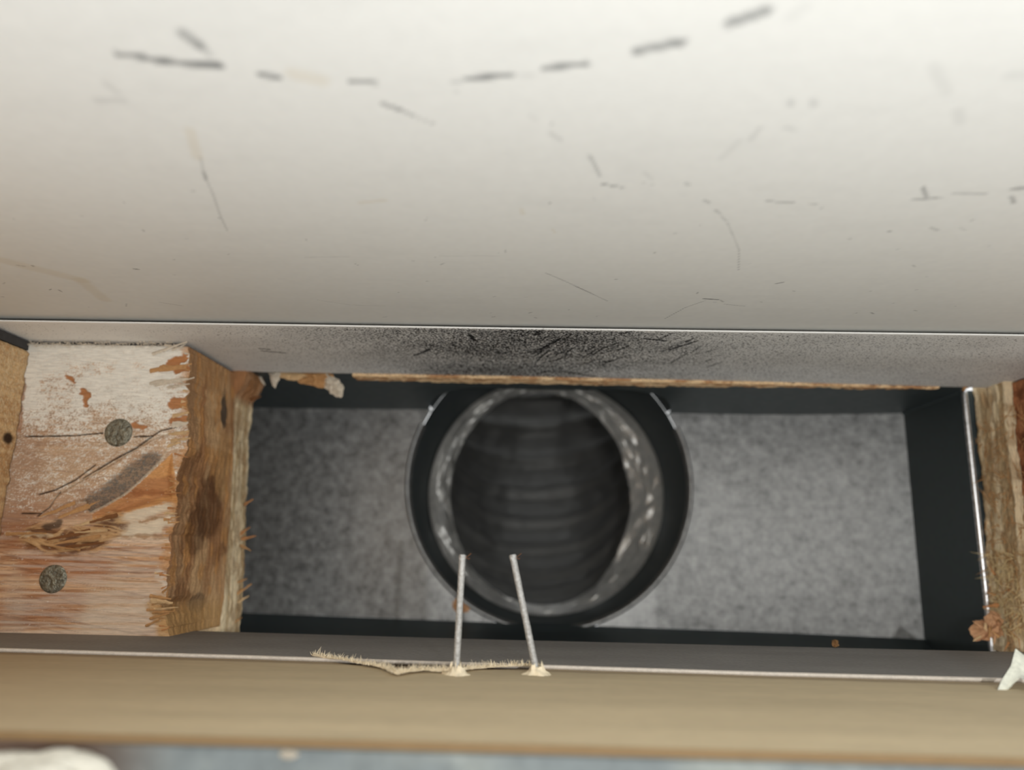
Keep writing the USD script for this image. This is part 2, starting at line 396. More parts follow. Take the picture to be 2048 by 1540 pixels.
for a, b in (((525, 693), (570, 697)), ((520, 688), (540, 690)), ((1340, 690), (1395, 672)), ((1130, 735), (1190, 745)), ((1080, 690), (1120, 668)), ((860, 690), (830, 702)), ((940, 660), (950, 672)), ((1290, 668), (1330, 672))):
    q = [aty(*a, YB)[[0, 2]], aty(*b, YB)[[0, 2]]]
    d = poly_dist(np.stack([GX, GZ], -1), q)
    k = 1 - sstep(d, 0.0002, 0.0007)
    tone *= 1 - 0.55 * k; dens += 0.4 * k
g = np.random.default_rng(19)
for kk in range(34):
    cx_, cy_ = g.uniform(1050, 1420), g.uniform(664, 735); L = g.uniform(10, 40); a_ = math.radians(g.normal(-24, 9))
    q = [aty(cx_, cy_, YT)[[0, 2]], aty(cx_ + L * math.cos(a_), cy_ + L * math.sin(a_), YT)[[0, 2]]]
    cols_ = np.nonzero((xs > q[0][0] - .002) & (xs < q[1][0] + .002))[0]
    sl_ = slice(cols_[0], cols_[-1] + 1)
    kq = 1 - sstep(poly_dist(np.stack([GX[:, sl_], GZ[:, sl_]], -1), q), 0.0001, 0.00042)
    tone[:, sl_] *= 1 - 0.4 * kq; dens[:, sl_] += 0.3 * kq
topedge = np.exp(-T / 0.012)
tone = tone + 0.35 * topedge; dens = dens - 0.6 * topedge
c3 = np.stack([np.clip(dens, 0, 1.1), np.clip(tone, 0.1, 1.12), T], -1)
V, F = sheet(np.stack([GX, YT + 0 * GX, GZ], -1), flip=True)
V, F, c3 = close_sheet(V, F, *GX.shape, (0, 1, 0), 0.00045, c3.reshape(-1, 3))
obj('trim_1', (V, F), 'speckled_paint', col=c3, label='narrow white board dotted with black specks between wall panel and duct opening', kind='structure')

# ------------------------------------------------------------------ trim_2 and wall_front: grey strip and tan papered board on the near side
xs = np.linspace(-0.30, 0.30, 900)
GX, T = np.meshgrid(xs, np.concatenate([np.linspace(0, 0.97, 50), np.linspace(0.975, 1, 8)]))
z0 = np.interp(GX, [-0.3, -0.104, -0.009, 0.147, 0.3], [-0.018, -0.0175, -0.0124, -0.0108, -0.010])
z1 = np.interp(GX, [-0.3, -0.155, -0.068, -0.007, 0.051, 0.112, 0.3], [0.034, 0.035, 0.0384, 0.0423, 0.0459, 0.0470, 0.052])
z1 = z1 + 0.0003 * (fbm(np.stack([GX * 250, GX * 0, GX * 0], -1), 3, 8) - .5)
GZ = z0 + (z1 - z0) * T
base = np.ones(GX.shape + (3,)) * S(138, 136, 134)
base *= (1 + 0.35 * (fbm(np.stack([GX * 40, GZ * 110, GX * 0], -1), 4, 4) - .5))[..., None]
base = mixc(base, 0.5 * sstep(GX, 0.10, 0.16), S(128, 112, 94))
base = mixc(base, 0.35 * sstep(-GX, 0.06, 0.12), S(132, 122, 108))
base = mixc(base, sstep(T, 0.975, 0.985), S(214, 206, 196))
V, F = sheet(np.stack([GX, np.full(GX.shape, YF + 0.0004) - 0.00015 * sstep(T, .985, 1), GZ], -1), flip=True)
V, F, base = close_sheet(V, F, *GX.shape, (0, -1, 0), 0.00105, base.reshape(-1, 3))
obj('trim_2', (V, F), 'grey_board', col=base, label='grey board strip with a thin white top edge along the near side of the opening', kind='structure')

wf = thing('wall_front', 'tan paper-faced wall board with two nails poking through, nearest the viewer', None, (0, YF, 0.02), kind='structure')
xs = np.linspace(-0.30, 0.30, 900)
zz = np.concatenate([np.linspace(-0.02, 0.03, 10), np.linspace(0.031, 0.123, 150)])
GX, GZ = np.meshgrid(xs, zz)
ztop = 0.1228 + 0.0 * GX
GZ = np.minimum(GZ, ztop)
lipz = np.interp(GX, [-0.3, -0.155, -0.068, -0.007, 0.051, 0.112, 0.3], [0.034, 0.035, 0.0384, 0.0423, 0.0459, 0.0470, 0.052])
rel = GZ - lipz
yy = YF - 0.0005 * (1 - sstep(rel, 0.001, 0.009)) + 0.00022 * (fbm(np.stack([GX * 30, GZ * 60, GX * 0], -1), 3, 5) - 0.5)
yy = np.where(GZ > 0.1215, yy - 0.0006, yy)
pap = np.ones(GX.shape + (3,)) * S(200, 184, 154)
pap *= (1 + 0.22 * (fbm(np.stack([GX * 20, GZ * 160, GX * 0], -1), 4, 15) - .5))[..., None]
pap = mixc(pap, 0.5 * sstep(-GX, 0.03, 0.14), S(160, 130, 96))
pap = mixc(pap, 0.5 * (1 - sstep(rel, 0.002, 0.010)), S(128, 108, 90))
pap = mixc(pap, 0.8 * sstep(GZ, 0.1198, 0.1212), S(120, 90, 54))
# the torn strip: outer paper gone between the tear and the lip
def fpt(px, py): return aty(px, py, YF)[[0, 2]]
tear = [fpt(*p) for p in [(625, 1313), (680, 1321), (730, 1332), (765, 1338), (792, 1350), (815, 1346), (850, 1343), (895, 1344), (930, 1341), (985, 1335), (1030, 1333), (1065, 1334), (1075, 1322), (850, 1310)]]
tm = inside(np.stack([GX, GZ], -1), tear)
pap = mixc(pap, tm * 0.9, S(96, 78, 60))
yy = yy - 0.0004 * tm
V, F = sheet(np.stack([GX, yy, GZ], -1), flip=True)
V, F, pap = close_sheet(V, F, *GX.shape, (0, -1, 0), 0.013, pap.reshape(-1, 3))
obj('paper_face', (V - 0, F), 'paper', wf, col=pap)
# top cut edge of the board: grey gypsum core
GX, GY = np.meshgrid(np.linspace(-0.30, 0.30, 500), np.linspace(YF - 0.0007, YF - 0.0132, 30))
c = np.ones(GX.shape + (3,)) * S(104, 110, 111)
k = fbm(np.stack([GX * 70, GY * 90, GX * 0], -1), 4, 22)
c = mixc(c, 0.6 * sstep(k, 0.40, 0.75), S(138, 142, 136)); c = mixc(c, 0.9 * sstep(-GX, 0.045, 0.062), S(92, 72, 60))
zt = 0.1238 + 0.0010 * (k - 0.5) - 0.0005 * np.exp(-(YF - GY) / 0.0006)
V, F = sheet(np.stack([GX, GY, zt], -1), flip=True)
V, F, c = close_sheet(V, F, *GX.shape, (0, 0, -1), 0.004, c.reshape(-1, 3))
obj('gypsum_edge', (V, F), 'gypsum', wf, col=c, label='grey crumbly gypsum core along the board top edge')
# torn paper edge and its fibres
edge_px = [(625, 1313), (650, 1317), (680, 1321), (705, 1327), (730, 1332), (748, 1334), (765, 1338), (780, 1343), (792, 1351), (806, 1349), (815, 1346), (832, 1344), (850, 1343), (872, 1344), (895, 1345), (930, 1342), (955, 1338), (985, 1336), (1030, 1334), (1062, 1334)]
e3 = np.array([aty(*p, YF + 0.0003) for p in edge_px])
s = np.linspace(0, len(e3) - 1, 140)
e3 = np.stack([np.interp(s, np.arange(len(e3)), e3[:, k]) for k in range(3)], 1)
g = np.random.default_rng(11)
up = 0.0012 * (0.5 + fbm(np.stack([s * 1.3, s * 0, s * 0], -1), 3, 3))
m_ = tube(e3 + np.c_[0 * s, 0.0002 + 0.0003 * fbm(np.stack([s * .8, s * 0, s * 0], -1), 3, 4), -up * .4], 0.00012 + 0.00034 * fbm(np.stack([s * 1.1, s * 0 + 4, s * 0], -1), 3, 5), 7)
m_.vertices += (fbm(m_.vertices * 2500, 2, 6) - .5)[:, None] * [0.0003, 0.0003, 0.0005]
obj('torn_paper', m_, 'kraft_fibre', wf, smooth=True, label='curled torn edge of tan paper below the white line')
fib = []
for k in range(1100):
    p = e3[g.integers(0, 140)] + [g.normal(0, .0004), 0.0004, g.normal(0, .0004)]
    fib.append(shard(p, p + [g.normal(0, .0006), abs(g.normal(.0006, .0004)), g.normal(-.0003, .0008)], 0.00020, 0.00012, up=(0, 1, 0), seed=k, n=2))
obj('paper_fringe', trimesh.util.concatenate(fib), 'kraft_fibre', wf, kind='stuff')
NAILS = [((912, 1349), (925, 1110)), ((1074, 1349), (1025, 1110))]
ZN = 0.0650
for i, (b, t) in enumerate(NAILS):
    c0 = aty(*b, YF)
    gg = np.random.default_rng(30 + i)
    # little crater of paper pushed out around the shank
    pts = []
    for k, (rr, hh) in enumerate([(0.0030, -0.0002), (0.0022, 0.0004), (0.0015, 0.0010), (0.00115, 0.0018), (0.00090, 0.0023), (0.0007, 0.0014)]):
        a = np.arange(22) / 22 * 2 * np.pi
        j = 1 + gg.normal(0, 0.15, 22) + 0.18 * np.sin(a * 2 + i)
        pts.append(np.stack([c0[0] + rr * j * np.cos(a), np.full(22, c0[1]) + hh * (0.85 + gg.normal(0, .28, 22)), c0[2] + rr * j * np.sin(a)], 1))
    P = np.array(pts); P = np.concatenate([P, P[:, :1]], 1)
    V, F = sheet(P, flip=False)
    obj('paper_pucker', (V, F), 'kraft_fibre', wf, smooth=True)

# ------------------------------------------------------------------ sole plate, left of the opening
plate = thing('sole_plate', 'cut wooden sole plate left of the duct, half white overspray, half bare reddish wood', 'wood plate', (-0.14, 0.02, ZP))
NY, NT, NS = 460, 300, 150
ys = np.linspace(YF + 0.0002, YB - 0.0026, NY)
cp = np.array([at(*p, 0) for p in [(377, 690), (374, 720), (376, 750), (370, 790), (372, 830), (374, 870), (372, 900), (352, 945), (347, 1000), (349, 1040), (338, 1080), (334, 1130), (331, 1180), (318, 1215), (330, 1240), (337, 1275)]])
o = np.argsort(cp[:, 1])
xc = np.interp(ys, cp[o, 1], cp[o, 0])
yyv = np.stack([ys * 900, ys * 0, ys * 0], -1)
xc = xc + 0.0010 * (fbm(yyv, 4, 21) - 0.5) + 0.0014 * (noise(yyv * 0.5, 5) - 0.5) * (noise(yyv * 0.12, 9) > 0.45)
bp = np.array([at(*p, ZP) for p in [(470, 735), (468, 800), (466, 900), (462, 1000), (455, 1100), (447, 1200), (440, 1246)]])
o = np.argsort(bp[:, 1])
xb = np.interp(ys, bp[o, 1], bp[o, 0])
tt = np.linspace(0, 1, NT) ** 0.9
X_top = -0.185 + (xc[:, None] + 0.185) * tt[None, :]
Y_top = np.repeat(ys[:, None], NT, 1)
ss = np.linspace(0, 1, NS + 1)[1:]
X_s = xc[:, None] + (xb - xc)[:, None] * ss[None, :] ** 0.8
Z_s = np.repeat((ZP * ss)[None, :], NY, 0)
Y_s = np.repeat(ys[:, None], NS, 1)
def p2(px, py): return at(px, py, 0)[:2]
def px2(pts): return [p2(*p) for p in pts]
Q = np.stack([X_top, Y_top], -1)
q3 = np.stack([X_top, Y_top, X_top * 0], -1)
# photo-like rows and columns on the plate's own top, in millimetres from its far cut corner
U = (X_top - p2(375, 690)[0]) * 1000      # negative to the left
W = (p2(375, 690)[1] - Y_top) * 1000      # 0 at the back edge, 88 at the front
grain = fbm(np.stack([X_top * 22, Y_top * 1300 + 1.5 * np.sin(X_top * 60) + 3 * fbm(q3 * 40, 2, 2), X_top * 0], -1), 4, 41)
grain2 = fbm(np.stack([X_top * 60, Y_top * 2600, X_top * 0], -1), 3, 43)
wood = mixc(np.ones(Q.shape[:2] + (3,)) * S(212, 172, 134), sstep(grain, 0.42, 0.70), S(178, 130, 94))
wood = mixc(wood, 0.5 * sstep(grain2, 0.5, 0.72), S(122, 80, 54))
wood = mixc(wood, 0.55 * sstep(fbm(q3 * 55, 3, 4), 0.45, 0.7), S(202, 170, 138))
# red-brown stain along the left, by the stud
wood = mixc(wood, 0.7 * (1 - sstep(poly_dist(Q, px2([(40, 900), (28, 1050)])), 0.003, 0.011)), S(140, 86, 54))
wood = mixc(wood, 0.6 * (1 - sstep(poly_dist(Q, px2([(50, 1000), (130, 1010), (210, 1000)])), 0.001, 0.007)), S(160, 100, 64))
wood = mixc(wood, 0.65 * (1 - sstep(poly_dist(Q, px2([(60, 1130), (200, 1140)])), 0.001, 0.006)), S(166, 106, 68))
wood = mixc(wood, 0.5 * (1 - sstep(poly_dist(Q, px2([(0, 1230), (150, 1210)])), 0.001, 0.006)), S(156, 100, 66))
# overspray of white paint: solid at the back, thinning forward into specks
W0 = W + 10 * (fbm(q3 * 45, 3, 6) - 0.5)
cover = 1 - 0.62 * sstep(W0, 12, 34) - 0.38 * sstep(W0, 40, 62)
cover = cover * (1 - 0.25 * sstep(fbm(q3 * 120, 3, 16), 0.52, 0.72) * (W > 6))
lines = 1 - np.abs(2 * fbm(np.stack([X_top * 16, Y_top * 520 + 2.5 * np.sin(X_top * 45), X_top * 0 + 3], -1), 3, 47) - 1)
wood = mixc(wood, 0.6 * sstep(lines, 0.93, 0.985), S(136, 88, 58))
spk = fbm(q3 * 3600, 2, 61) * 0.62 + 0.38 * fbm(q3 * [420, 1000, 1], 3, 62)
paint = sstep(spk, 0.66 - 0.56 * cover, 0.98 - 0.56 * cover)
paint = np.maximum(paint, 0.85 * sstep(cover, 0.8, 0.98))
# streaks of old paint and pale scrapes on the bare half
lowm = sstep(W, 52, 62)
paint = np.maximum(paint, lowm * 0.30 * sstep(fbm(np.stack([X_top * 60, Y_top * 1300, X_top * 0], -1), 4, 71) + 0.22 * sstep(U, -60, -8) - 0.06, 0.44, 0.72))
def blob(pts, r0, r1, sd=1): return 1 - sstep(poly_dist(Q, px2(pts)) + 0.0020 * (fbm(q3 * [500, 1100, 500], 4, sd) - .5), r0, r1)
wood = mixc(wood, 0.55 * sstep(W, 4, 20) * (1 - sstep(W, 48, 60)), S(196, 170, 144))
chips = np.maximum.reduce([blob([(345, 808), (372, 806)], .0016, .0019, 1), blob([(340, 726), (368, 715)], .0010, .0014, 2), blob([(352, 745), (372, 735)], .0006, .0010, 12), blob([(133, 752), (146, 760)], .0005, .0009, 3), blob([(168, 783), (174, 792)], .0011, .0014, 4),
                           blob([(170, 800), (172, 812)], .0004, .0008, 5), blob([(345, 842), (370, 838)], .0009, .0013, 6), 0.6 * blob([(45, 760), (38, 860)], .0003, .0011, 7), blob([(270, 850), (285, 856)], .0006, .0014, 8)])
paint = paint * (1 - chips)
c_top = mixc(wood, paint, S(234, 229, 218))
c_top = mixc(c_top, chips * 0.85, S(176, 116, 70))
rebate = (1 - sstep(spk, 0.30, 0.42)) * cover * sstep(W, 8, 30)
c_top = mixc(c_top, 0.55 * rebate, S(120, 98, 78))
hgt = 0.00010 * (grain - 0.5) + 0.00010 * paint - 0.0003 * chips
def crack(pts, wid, dep, sd=1):
    global hgt, c_top
    d = poly_dist(Q, px2(pts)) + 0.00012 * (fbm(q3 * 900, 2, sd) - .5)
    k = 1 - sstep(d, wid * 0.4, wid)
    hgt = hgt - dep * k
    c_top = mixc(c_top, 0.85 * k, S(48, 32, 22))
crack([(48, 873), (110, 872), (150, 871), (205, 866)], .00022, .0009, 1)
crack([(268, 873), (305, 872), (322, 861), (352, 854)], .00024, .0012, 2)
crack([(305, 872), (270, 897), (235, 915), (195, 939)], .00034, .0016, 3)
crack([(190, 930), (150, 960), (110, 980), (78, 989)], .00026, .0012, 4)
crack([(195, 939), (165, 957)], .0002, .0008, 5)
crack([(42, 1027), (80, 1027)], .0002, .0007, 6)
crack([(120, 985), (100, 1015), (75, 1032)], .00030, .0012, 7)
# weathered grey sliver and the gouge it was torn from
sl = px2([(352, 862), (342, 895), (322, 922), (300, 945), (272, 972), (250, 990), (215, 1010), (180, 1027), (172, 1015), (172, 1005), (150, 1008), (120, 1018), (82, 1036), (76, 1031), (100, 1012), (110, 992), (150, 966), (196, 942), (240, 916), (305, 876)])
si = inside(Q, np.array(sl))
dsl = poly_dist(Q, sl + sl[:1])
kin = sstep(dsl, 0, 0.0014) * si
hgt = hgt + 0.0011 * kin
greyk = blob([(305, 925), (265, 955), (215, 995), (180, 1022)], .0022, .0046, 33) * si
c_top = mixc(c_top, 0.88 * greyk * (0.6 + 0.8 * sstep(spk, .45, .6)).clip(0, 1), S(92, 84, 76))
c_top = mixc(c_top, 0.5 * (dsl < 0.0004) * si, S(206, 190, 166))
gou = px2([(345, 905), (300, 948), (255, 988), (215, 1012), (185, 1028), (185, 1040), (230, 1035), (290, 1015), (352, 1005)])
gi = inside(Q, np.array(gou)); dg = poly_dist(Q, gou + gou[:1])
hgt = hgt - 0.0016 * sstep(dg, 0, 0.003) * gi + 0.00035 * gi * (fbm(np.stack([X_top * 60, Y_top * 1100 + X_top * 300, X_top * 0], -1), 4, 90) - .5)
red = mixc(np.ones(Q.shape[:2] + (3,)) * S(184, 130, 86), sstep(fbm(np.stack([U * .06, W * 0.5 + U * .12, U * 0], -1), 3, 8), .45, .65), S(206, 152, 98))
c_top = np.where(gi[..., None], mixc(red, 0.6 * blob([(250, 985), (345, 985)], .0003, .0016, 5), S(146, 86, 50)), c_top)
for pts, r in (([(225, 1040), (280, 1030), (340, 1012)], .0018), ([(230, 1058), (300, 1055), (338, 1040)], .0022), ([(240, 1070), (320, 1062)], .001)):
    c_top = mixc(c_top, 0.9 * blob(pts, r * .4, r * 1.2, 14) * (0.75 + 0.5 * grain2).clip(0, 1), S(222, 206, 182))
for pts, r in (([(215, 1072), (335, 1072)], .0006), ([(280, 1045), (345, 1030)], .0004)):
    c_top = mixc(c_top, 0.6 * blob(pts, r * .4, r * 1.4, 15), S(150, 112, 74))
c_top = mixc(c_top, 0.55 * blob([(318, 1148), (332, 1165)], .0006, .0022, 17), S(220, 210, 196))
c_top = mixc(c_top, 0.35 * blob([(190, 1245), (320, 1225)], .002, .007, 18), S(216, 200, 180))
c_top = mixc(c_top, 0.3 * blob([(30, 1165), (20, 1270)], .001, .006, 19), S(200, 182, 162))
# crushed, fibrous patch
fm = blob([(70, 1075), (120, 1085), (190, 1075), (225, 1050)], .0022, .0055, 22)
fib_n = fbm(np.stack([X_top * 180, Y_top * 1300 + 12 * fbm(q3 * 90, 2, 9), X_top * 0], -1), 4, 81)
hgt = hgt + fm * (0.0022 * (fib_n - 0.52) - 0.0003)
c_top = mixc(c_top, fm * 0.85, np.zeros(3))  if False else c_top * (1 - 0.85 * fm[..., None]) + 0.85 * fm[..., None] * mixc(np.ones(Q.shape[:2] + (3,)) * S(196, 156, 108), sstep(0.56 - fib_n, 0.0, 0.16), S(112, 72, 42))
c_top = mixc(c_top, 0.8 * blob([(95, 1052), (115, 1048)], .0008, .0018, 23), S(74, 60, 50))
c_top = mixc(c_top, 0.7 * blob([(12, 1067), (60, 1068), (100, 1072)], .0003, .0008, 24), S(212, 190, 158))
# broken end fibres along the cut
ew = sstep(U * 0 + (xc[:, None] - X_top) * 1000, 0, 4.5 + 0 * U)
rag = sstep(fbm(np.stack([Y_top * 700, X_top * 200, X_top * 0], -1), 3, 95) + 0.25 * (1 - ew), 0.62, 0.72) * (1 - ew)
c_top = mixc(c_top, 0.75 * rag, S(190, 136, 82))
tan_end = (1 - sstep((xc[:, None] - X_top) * 1000, 2.0, 4.6 + 0 * U)) * sstep(W, 74, 80)
c_top = mixc(c_top, 0.8 * tan_end, S(188, 148, 98))
hgt = hgt + 0.0010 * tan_end * (fbm(np.stack([X_top * 500, Y_top * 1200, X_top * 0], -1), 3, 96) - .55)
end_d = (1 - sstep((xc[:, None] - X_top) * 1000, 0.0, 1.6))
hgt = hgt - 0.0010 * end_d * noise(np.stack([Y_top * 600, X_top * 0, X_top * 0], -1), 31)
back_d = np.exp(-W / 0.6); hgt = hgt - 0.0005 * back_d
c_top = mixc(c_top, 0.5 * back_d * (fbm(q3 * 700, 3, 51) > .45), S(110, 96, 80))
Zt = hgt
# cut face
side3 = np.stack([X_s, Y_s, Z_s], -1)
Ws = (p2(375, 690)[1] - Y_s) * 1000
sv = np.repeat(ss[None, :], NY, 0)
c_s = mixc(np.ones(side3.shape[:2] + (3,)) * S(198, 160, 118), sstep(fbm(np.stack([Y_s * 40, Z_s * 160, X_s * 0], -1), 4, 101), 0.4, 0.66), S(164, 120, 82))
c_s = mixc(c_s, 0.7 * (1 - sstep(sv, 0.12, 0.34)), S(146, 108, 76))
c_s = mixc(c_s, 0.75 * sstep(fbm(np.stack([Y_s * 120 + Z_s * 60, Z_s * 120, X_s * 0 + 3], -1), 4, 103) - 0.12 * (Ws < 30), 0.5, 0.66), S(130, 90, 58))
c_s = mixc(c_s, 0.6 * sstep(fbm(np.stack([Y_s * 160, Z_s * 420, X_s * 0 + 7], -1), 3, 105), 0.55, 0.7), S(196, 142, 86))
def sblob(px, py, sz, r, colr, k):
    global c_s
    c = np.array([at(px, py, sz)[1], sz])
    d = np.hypot((Y_s - c[0]) * r[0], (Z_s - c[1]) * r[1]) + 0.5 * (fbm(side3 * 300, 3, 9) - .5)
    c_s = mixc(c_s, k * (1 - sstep(d, 0.75, 1.05)), colr)
sblob(440, 824, -0.029, (1 / .0062, 1 / .0030), S(84, 72, 62), 0.95)
sblob(440, 790, -0.029, (1 / .0045, 1 / .0016), S(98, 80, 64), 0.6)
sblob(415, 1015, -0.022, (1 / .012, 1 / .010), S(92, 58, 36), 0.75)
sblob(385, 1060, -0.015, (1 / .009, 1 / .007), S(84, 54, 34), 0.6)
sblob(395, 1205, -0.02, (1 / .0035, 1 / .006), S(108, 90, 72), 0.7)
sblob(410, 740, -0.02, (1 / .009, 1 / .014), S(170, 128, 86), 0.5)
sblob(440, 930, -0.03, (1 / .013, 1 / .006), S(192, 148, 98), 0.5)
c_s = mixc(c_s, 0.7 * sstep(Ws, 76, 84), S(190, 150, 98))
nx = fbm(side3 * [300, 260, 900], 4, 111)
X_s2 = X_s + 0.0010 * (nx - 0.5) + 0.0018 * np.exp(-((Ws - 86) / 4) ** 2) * (0.5 - sv) * 0
Zr = Z_s
Yr = Y_s + 0 * X_s
PX = np.concatenate([X_top, X_s2], 1); PY = np.concatenate([Y_top, Yr], 1); PZ = np.concatenate([Zt, Zr], 1)
PZ[:, NT:NT + 6] += (Zt[:, -1:] * np.linspace(1, 0, 6)[None, :])
C = np.concatenate([c_top, c_s], 1)
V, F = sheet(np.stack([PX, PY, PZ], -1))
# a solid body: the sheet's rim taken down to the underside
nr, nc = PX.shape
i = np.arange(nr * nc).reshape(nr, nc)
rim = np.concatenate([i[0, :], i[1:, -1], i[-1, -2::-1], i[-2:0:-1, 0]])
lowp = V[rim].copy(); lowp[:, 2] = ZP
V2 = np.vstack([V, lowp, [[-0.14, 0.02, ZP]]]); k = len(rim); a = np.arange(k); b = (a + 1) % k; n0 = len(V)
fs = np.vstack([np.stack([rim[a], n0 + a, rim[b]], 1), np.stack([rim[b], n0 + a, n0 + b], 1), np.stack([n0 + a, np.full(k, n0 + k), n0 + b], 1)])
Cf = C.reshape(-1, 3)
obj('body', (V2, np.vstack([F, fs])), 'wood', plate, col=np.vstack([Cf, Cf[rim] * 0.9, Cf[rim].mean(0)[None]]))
# splinters standing out of the cut
g = np.random.default_rng(5)
def xcut(y): return np.interp(y, ys, xc)
SP = [(305, 708, 375, 684, 8, 'splinter_white'), (300, 742, 384, 728, 9, 'splinter_tan'), (318, 738, 372, 735, 14, 'splinter_tan'), (300, 766, 376, 757, 11, 'splinter_white'), (310, 770, 391, 756, 9, 'splinter_white'),
      (335, 775, 380, 768, 6, 'splinter_white'), (345, 832, 378, 825, 8, 'splinter_pale'), (345, 850, 376, 846, 14, 'splinter_white'), (338, 870, 378, 862, 9, 'splinter_pale'), (342, 882, 380, 876, 8, 'splinter_pale'),
      (330, 893, 362, 885, 8, 'splinter_pale'), (300, 1192, 342, 1198, 7, 'splinter_tan'), (302, 1200, 345, 1206, 10, 'splinter_pale'), (310, 1219, 358, 1214, 5, 'splinter_pale'), (305, 1226, 352, 1222, 5, 'splinter_tan'),
      (300, 1238, 338, 1226, 6, 'splinter_tan'), (292, 1252, 322, 1238, 5, 'splinter_tan'), (325, 1185, 342, 1172, 6, 'splinter_tan'), (345, 700, 372, 688, 5, 'splinter_white'), (330, 690, 368, 697, 5, 'splinter_white')]
for k, (x0, y0, x1, y1, w, mt) in enumerate(SP):
    a, b = at(x0, y0, 0.0004), at(x1, y1, 0.0008 + 0.0010 * g.random())
    obj('splinter', shard(a, b, w * 0.00015, 0.0006 + 0.0004 * g.random(), bend=g.uniform(-.03, .06), seed=k, n=6, blunt=0.35), mt, plate, smooth=False)
for k in range(46):
    y = g.uniform(YF + 0.002, YB - 0.004); x = xcut(y)
    L = abs(g.normal(0, 1)) * 0.0013 + 0.0008
    a = np.array([x - L * 1.2, y, 0.0001]); b = a + [L * 1.2 + L * g.uniform(.3, .8), g.normal(0, .4) * L, g.normal(0, .25) * L]
    obj('splinter', shard(a, b, 0.0004 + 0.0006 * g.random(), 0.0004, seed=100 + k, n=4), ['splinter_white', 'splinter_pale', 'splinter_tan', 'splinter_orange'][min(3, int((y < 0.03) * 1.2 + g.random() * 2.8))], plate, smooth=False)
# frayed lips in the crushed patch
for k, (x0, y0, x1, y1, w) in enumerate([(205, 1000, 118, 1036, 15), (150, 1005, 80, 1034, 9), (235, 1030, 180, 1045, 10), (12, 1068, 95, 1066, 8), (220, 1035, 150, 1052, 9), (180, 1062, 95, 1080, 10), (200, 1072, 110, 1088, 8), (215, 1060, 150, 1066, 6), (130, 1095, 210, 1085, 7), (160, 1100, 100, 1092, 5), (40, 1075, 62, 1062, 4)]):
    obj('splinter', shard(at(x0, y0, 0.0007), at(x1, y1, 0.0014), w * 0.00015, 0.0008, bend=0.03, seed=300 + k, n=7, blunt=0.3), ['splinter_tan', 'splinter_pale', 'splinter_brown'][k % 3 if k > 1 else 0], plate, smooth=False)

gap_sheet = thing('gap_shade_sheet', 'dark grey sheet added as shade in the gap between sole plate and speckled board', 'gap sheet', (-0.15, 0.064, ZP))
fx = np.linspace(-0.20, -0.1125, 120)  # dark sheet added so the gap behind the plate reads as shade
fm_ = np.array([[[x, y, (ZP if y in (0.0635, 0.0647) and k in (0, 3) else -0.0006 - 0.0012 * noise(np.array([x * 400, 0, 0]), 4))] for k, y in enumerate((0.0635, 0.0636, 0.0646, 0.0647))] for x in fx])
V, F = sheet(fm_, flip=False)
obj('sheet', (V, F), 'gap_shade_grey', gap_sheet)

# the far plate, right of the opening
plate2 = thing('sole_plate', 'reddish sole plate end at the right edge of the duct opening', 'wood plate', (0.19, 0.02, ZP))
GY, GZ = np.meshgrid(np.linspace(YF + 0.0003, YB - 0.002, 300), np.linspace(0, ZP, 110))
sd3 = np.stack([GY * 0, GY, GZ], -1)
xx = np.interp(GY, [-0.03, 0.01, 0.07], [0.1668, 0.1690, 0.1708]) + 0.0014 * (fbm(sd3 * [1, 300, 500], 4, 3) - .5)
c = mixc(np.ones(GY.shape + (3,)) * S(164, 110, 76), sstep(fbm(sd3 * [1, 250, 90], 4, 14), .42, .62), S(130, 82, 56))
c = mixc(c, 0.8 * (1 - sstep(GY + 0.01 * fbm(sd3 * 90, 3, 4), 0.012, 0.03)), S(190, 160, 112))
V, F = sheet(np.stack([xx, GY, GZ], -1))
V, F, c = close_sheet(V, F, *GY.shape, (1, 0, 0), 0.06, c.reshape(-1, 3))
obj('body', (V, F), 'cut_wood', plate2, col=c)
GX, GY = np.meshgrid(np.linspace(0, 1, 160), np.linspace(YF + 0.0003, YB - 0.002, 240))
xe_ = np.interp(GY, [-0.03, 0.01, 0.07], [0.1668, 0.1690, 0.1708]) + 0.0010 * (fbm(np.stack([GY * 700, GY * 0, GY * 0], -1), 3, 8) - .5)
GX = xe_ + (0.228 - xe_) * GX
t3 = np.stack([GX, GY, GX * 0], -1)
c = mixc(np.ones(GX.shape + (3,)) * S(212, 172, 134), sstep(fbm(t3 * [22, 1300, 1], 4, 45), .42, .7), S(170, 118, 80))
cv = 1 - 0.6 * sstep((YB - GY) * 1000 + 10 * (fbm(t3 * 45, 3, 7) - .5), 12, 34) - 0.4 * sstep((YB - GY) * 1000, 40, 62)
sp_ = fbm(t3 * 2600, 2, 63) * 0.62 + 0.38 * fbm(t3 * [420, 1000, 1], 3, 64)
c = mixc(c, sstep(sp_, 0.66 - 0.56 * cv, 0.98 - 0.56 * cv), S(234, 229, 218))
V, F = sheet(np.stack([GX, GY, 0.0003 + 0.0002 * (sp_ - .5)], -1))
V, F, c = close_sheet(V, F, *GY.shape, (0, 0, -1), 0.001, c.reshape(-1, 3))
obj('top_face', (V, F), 'wood', plate2, col=c)

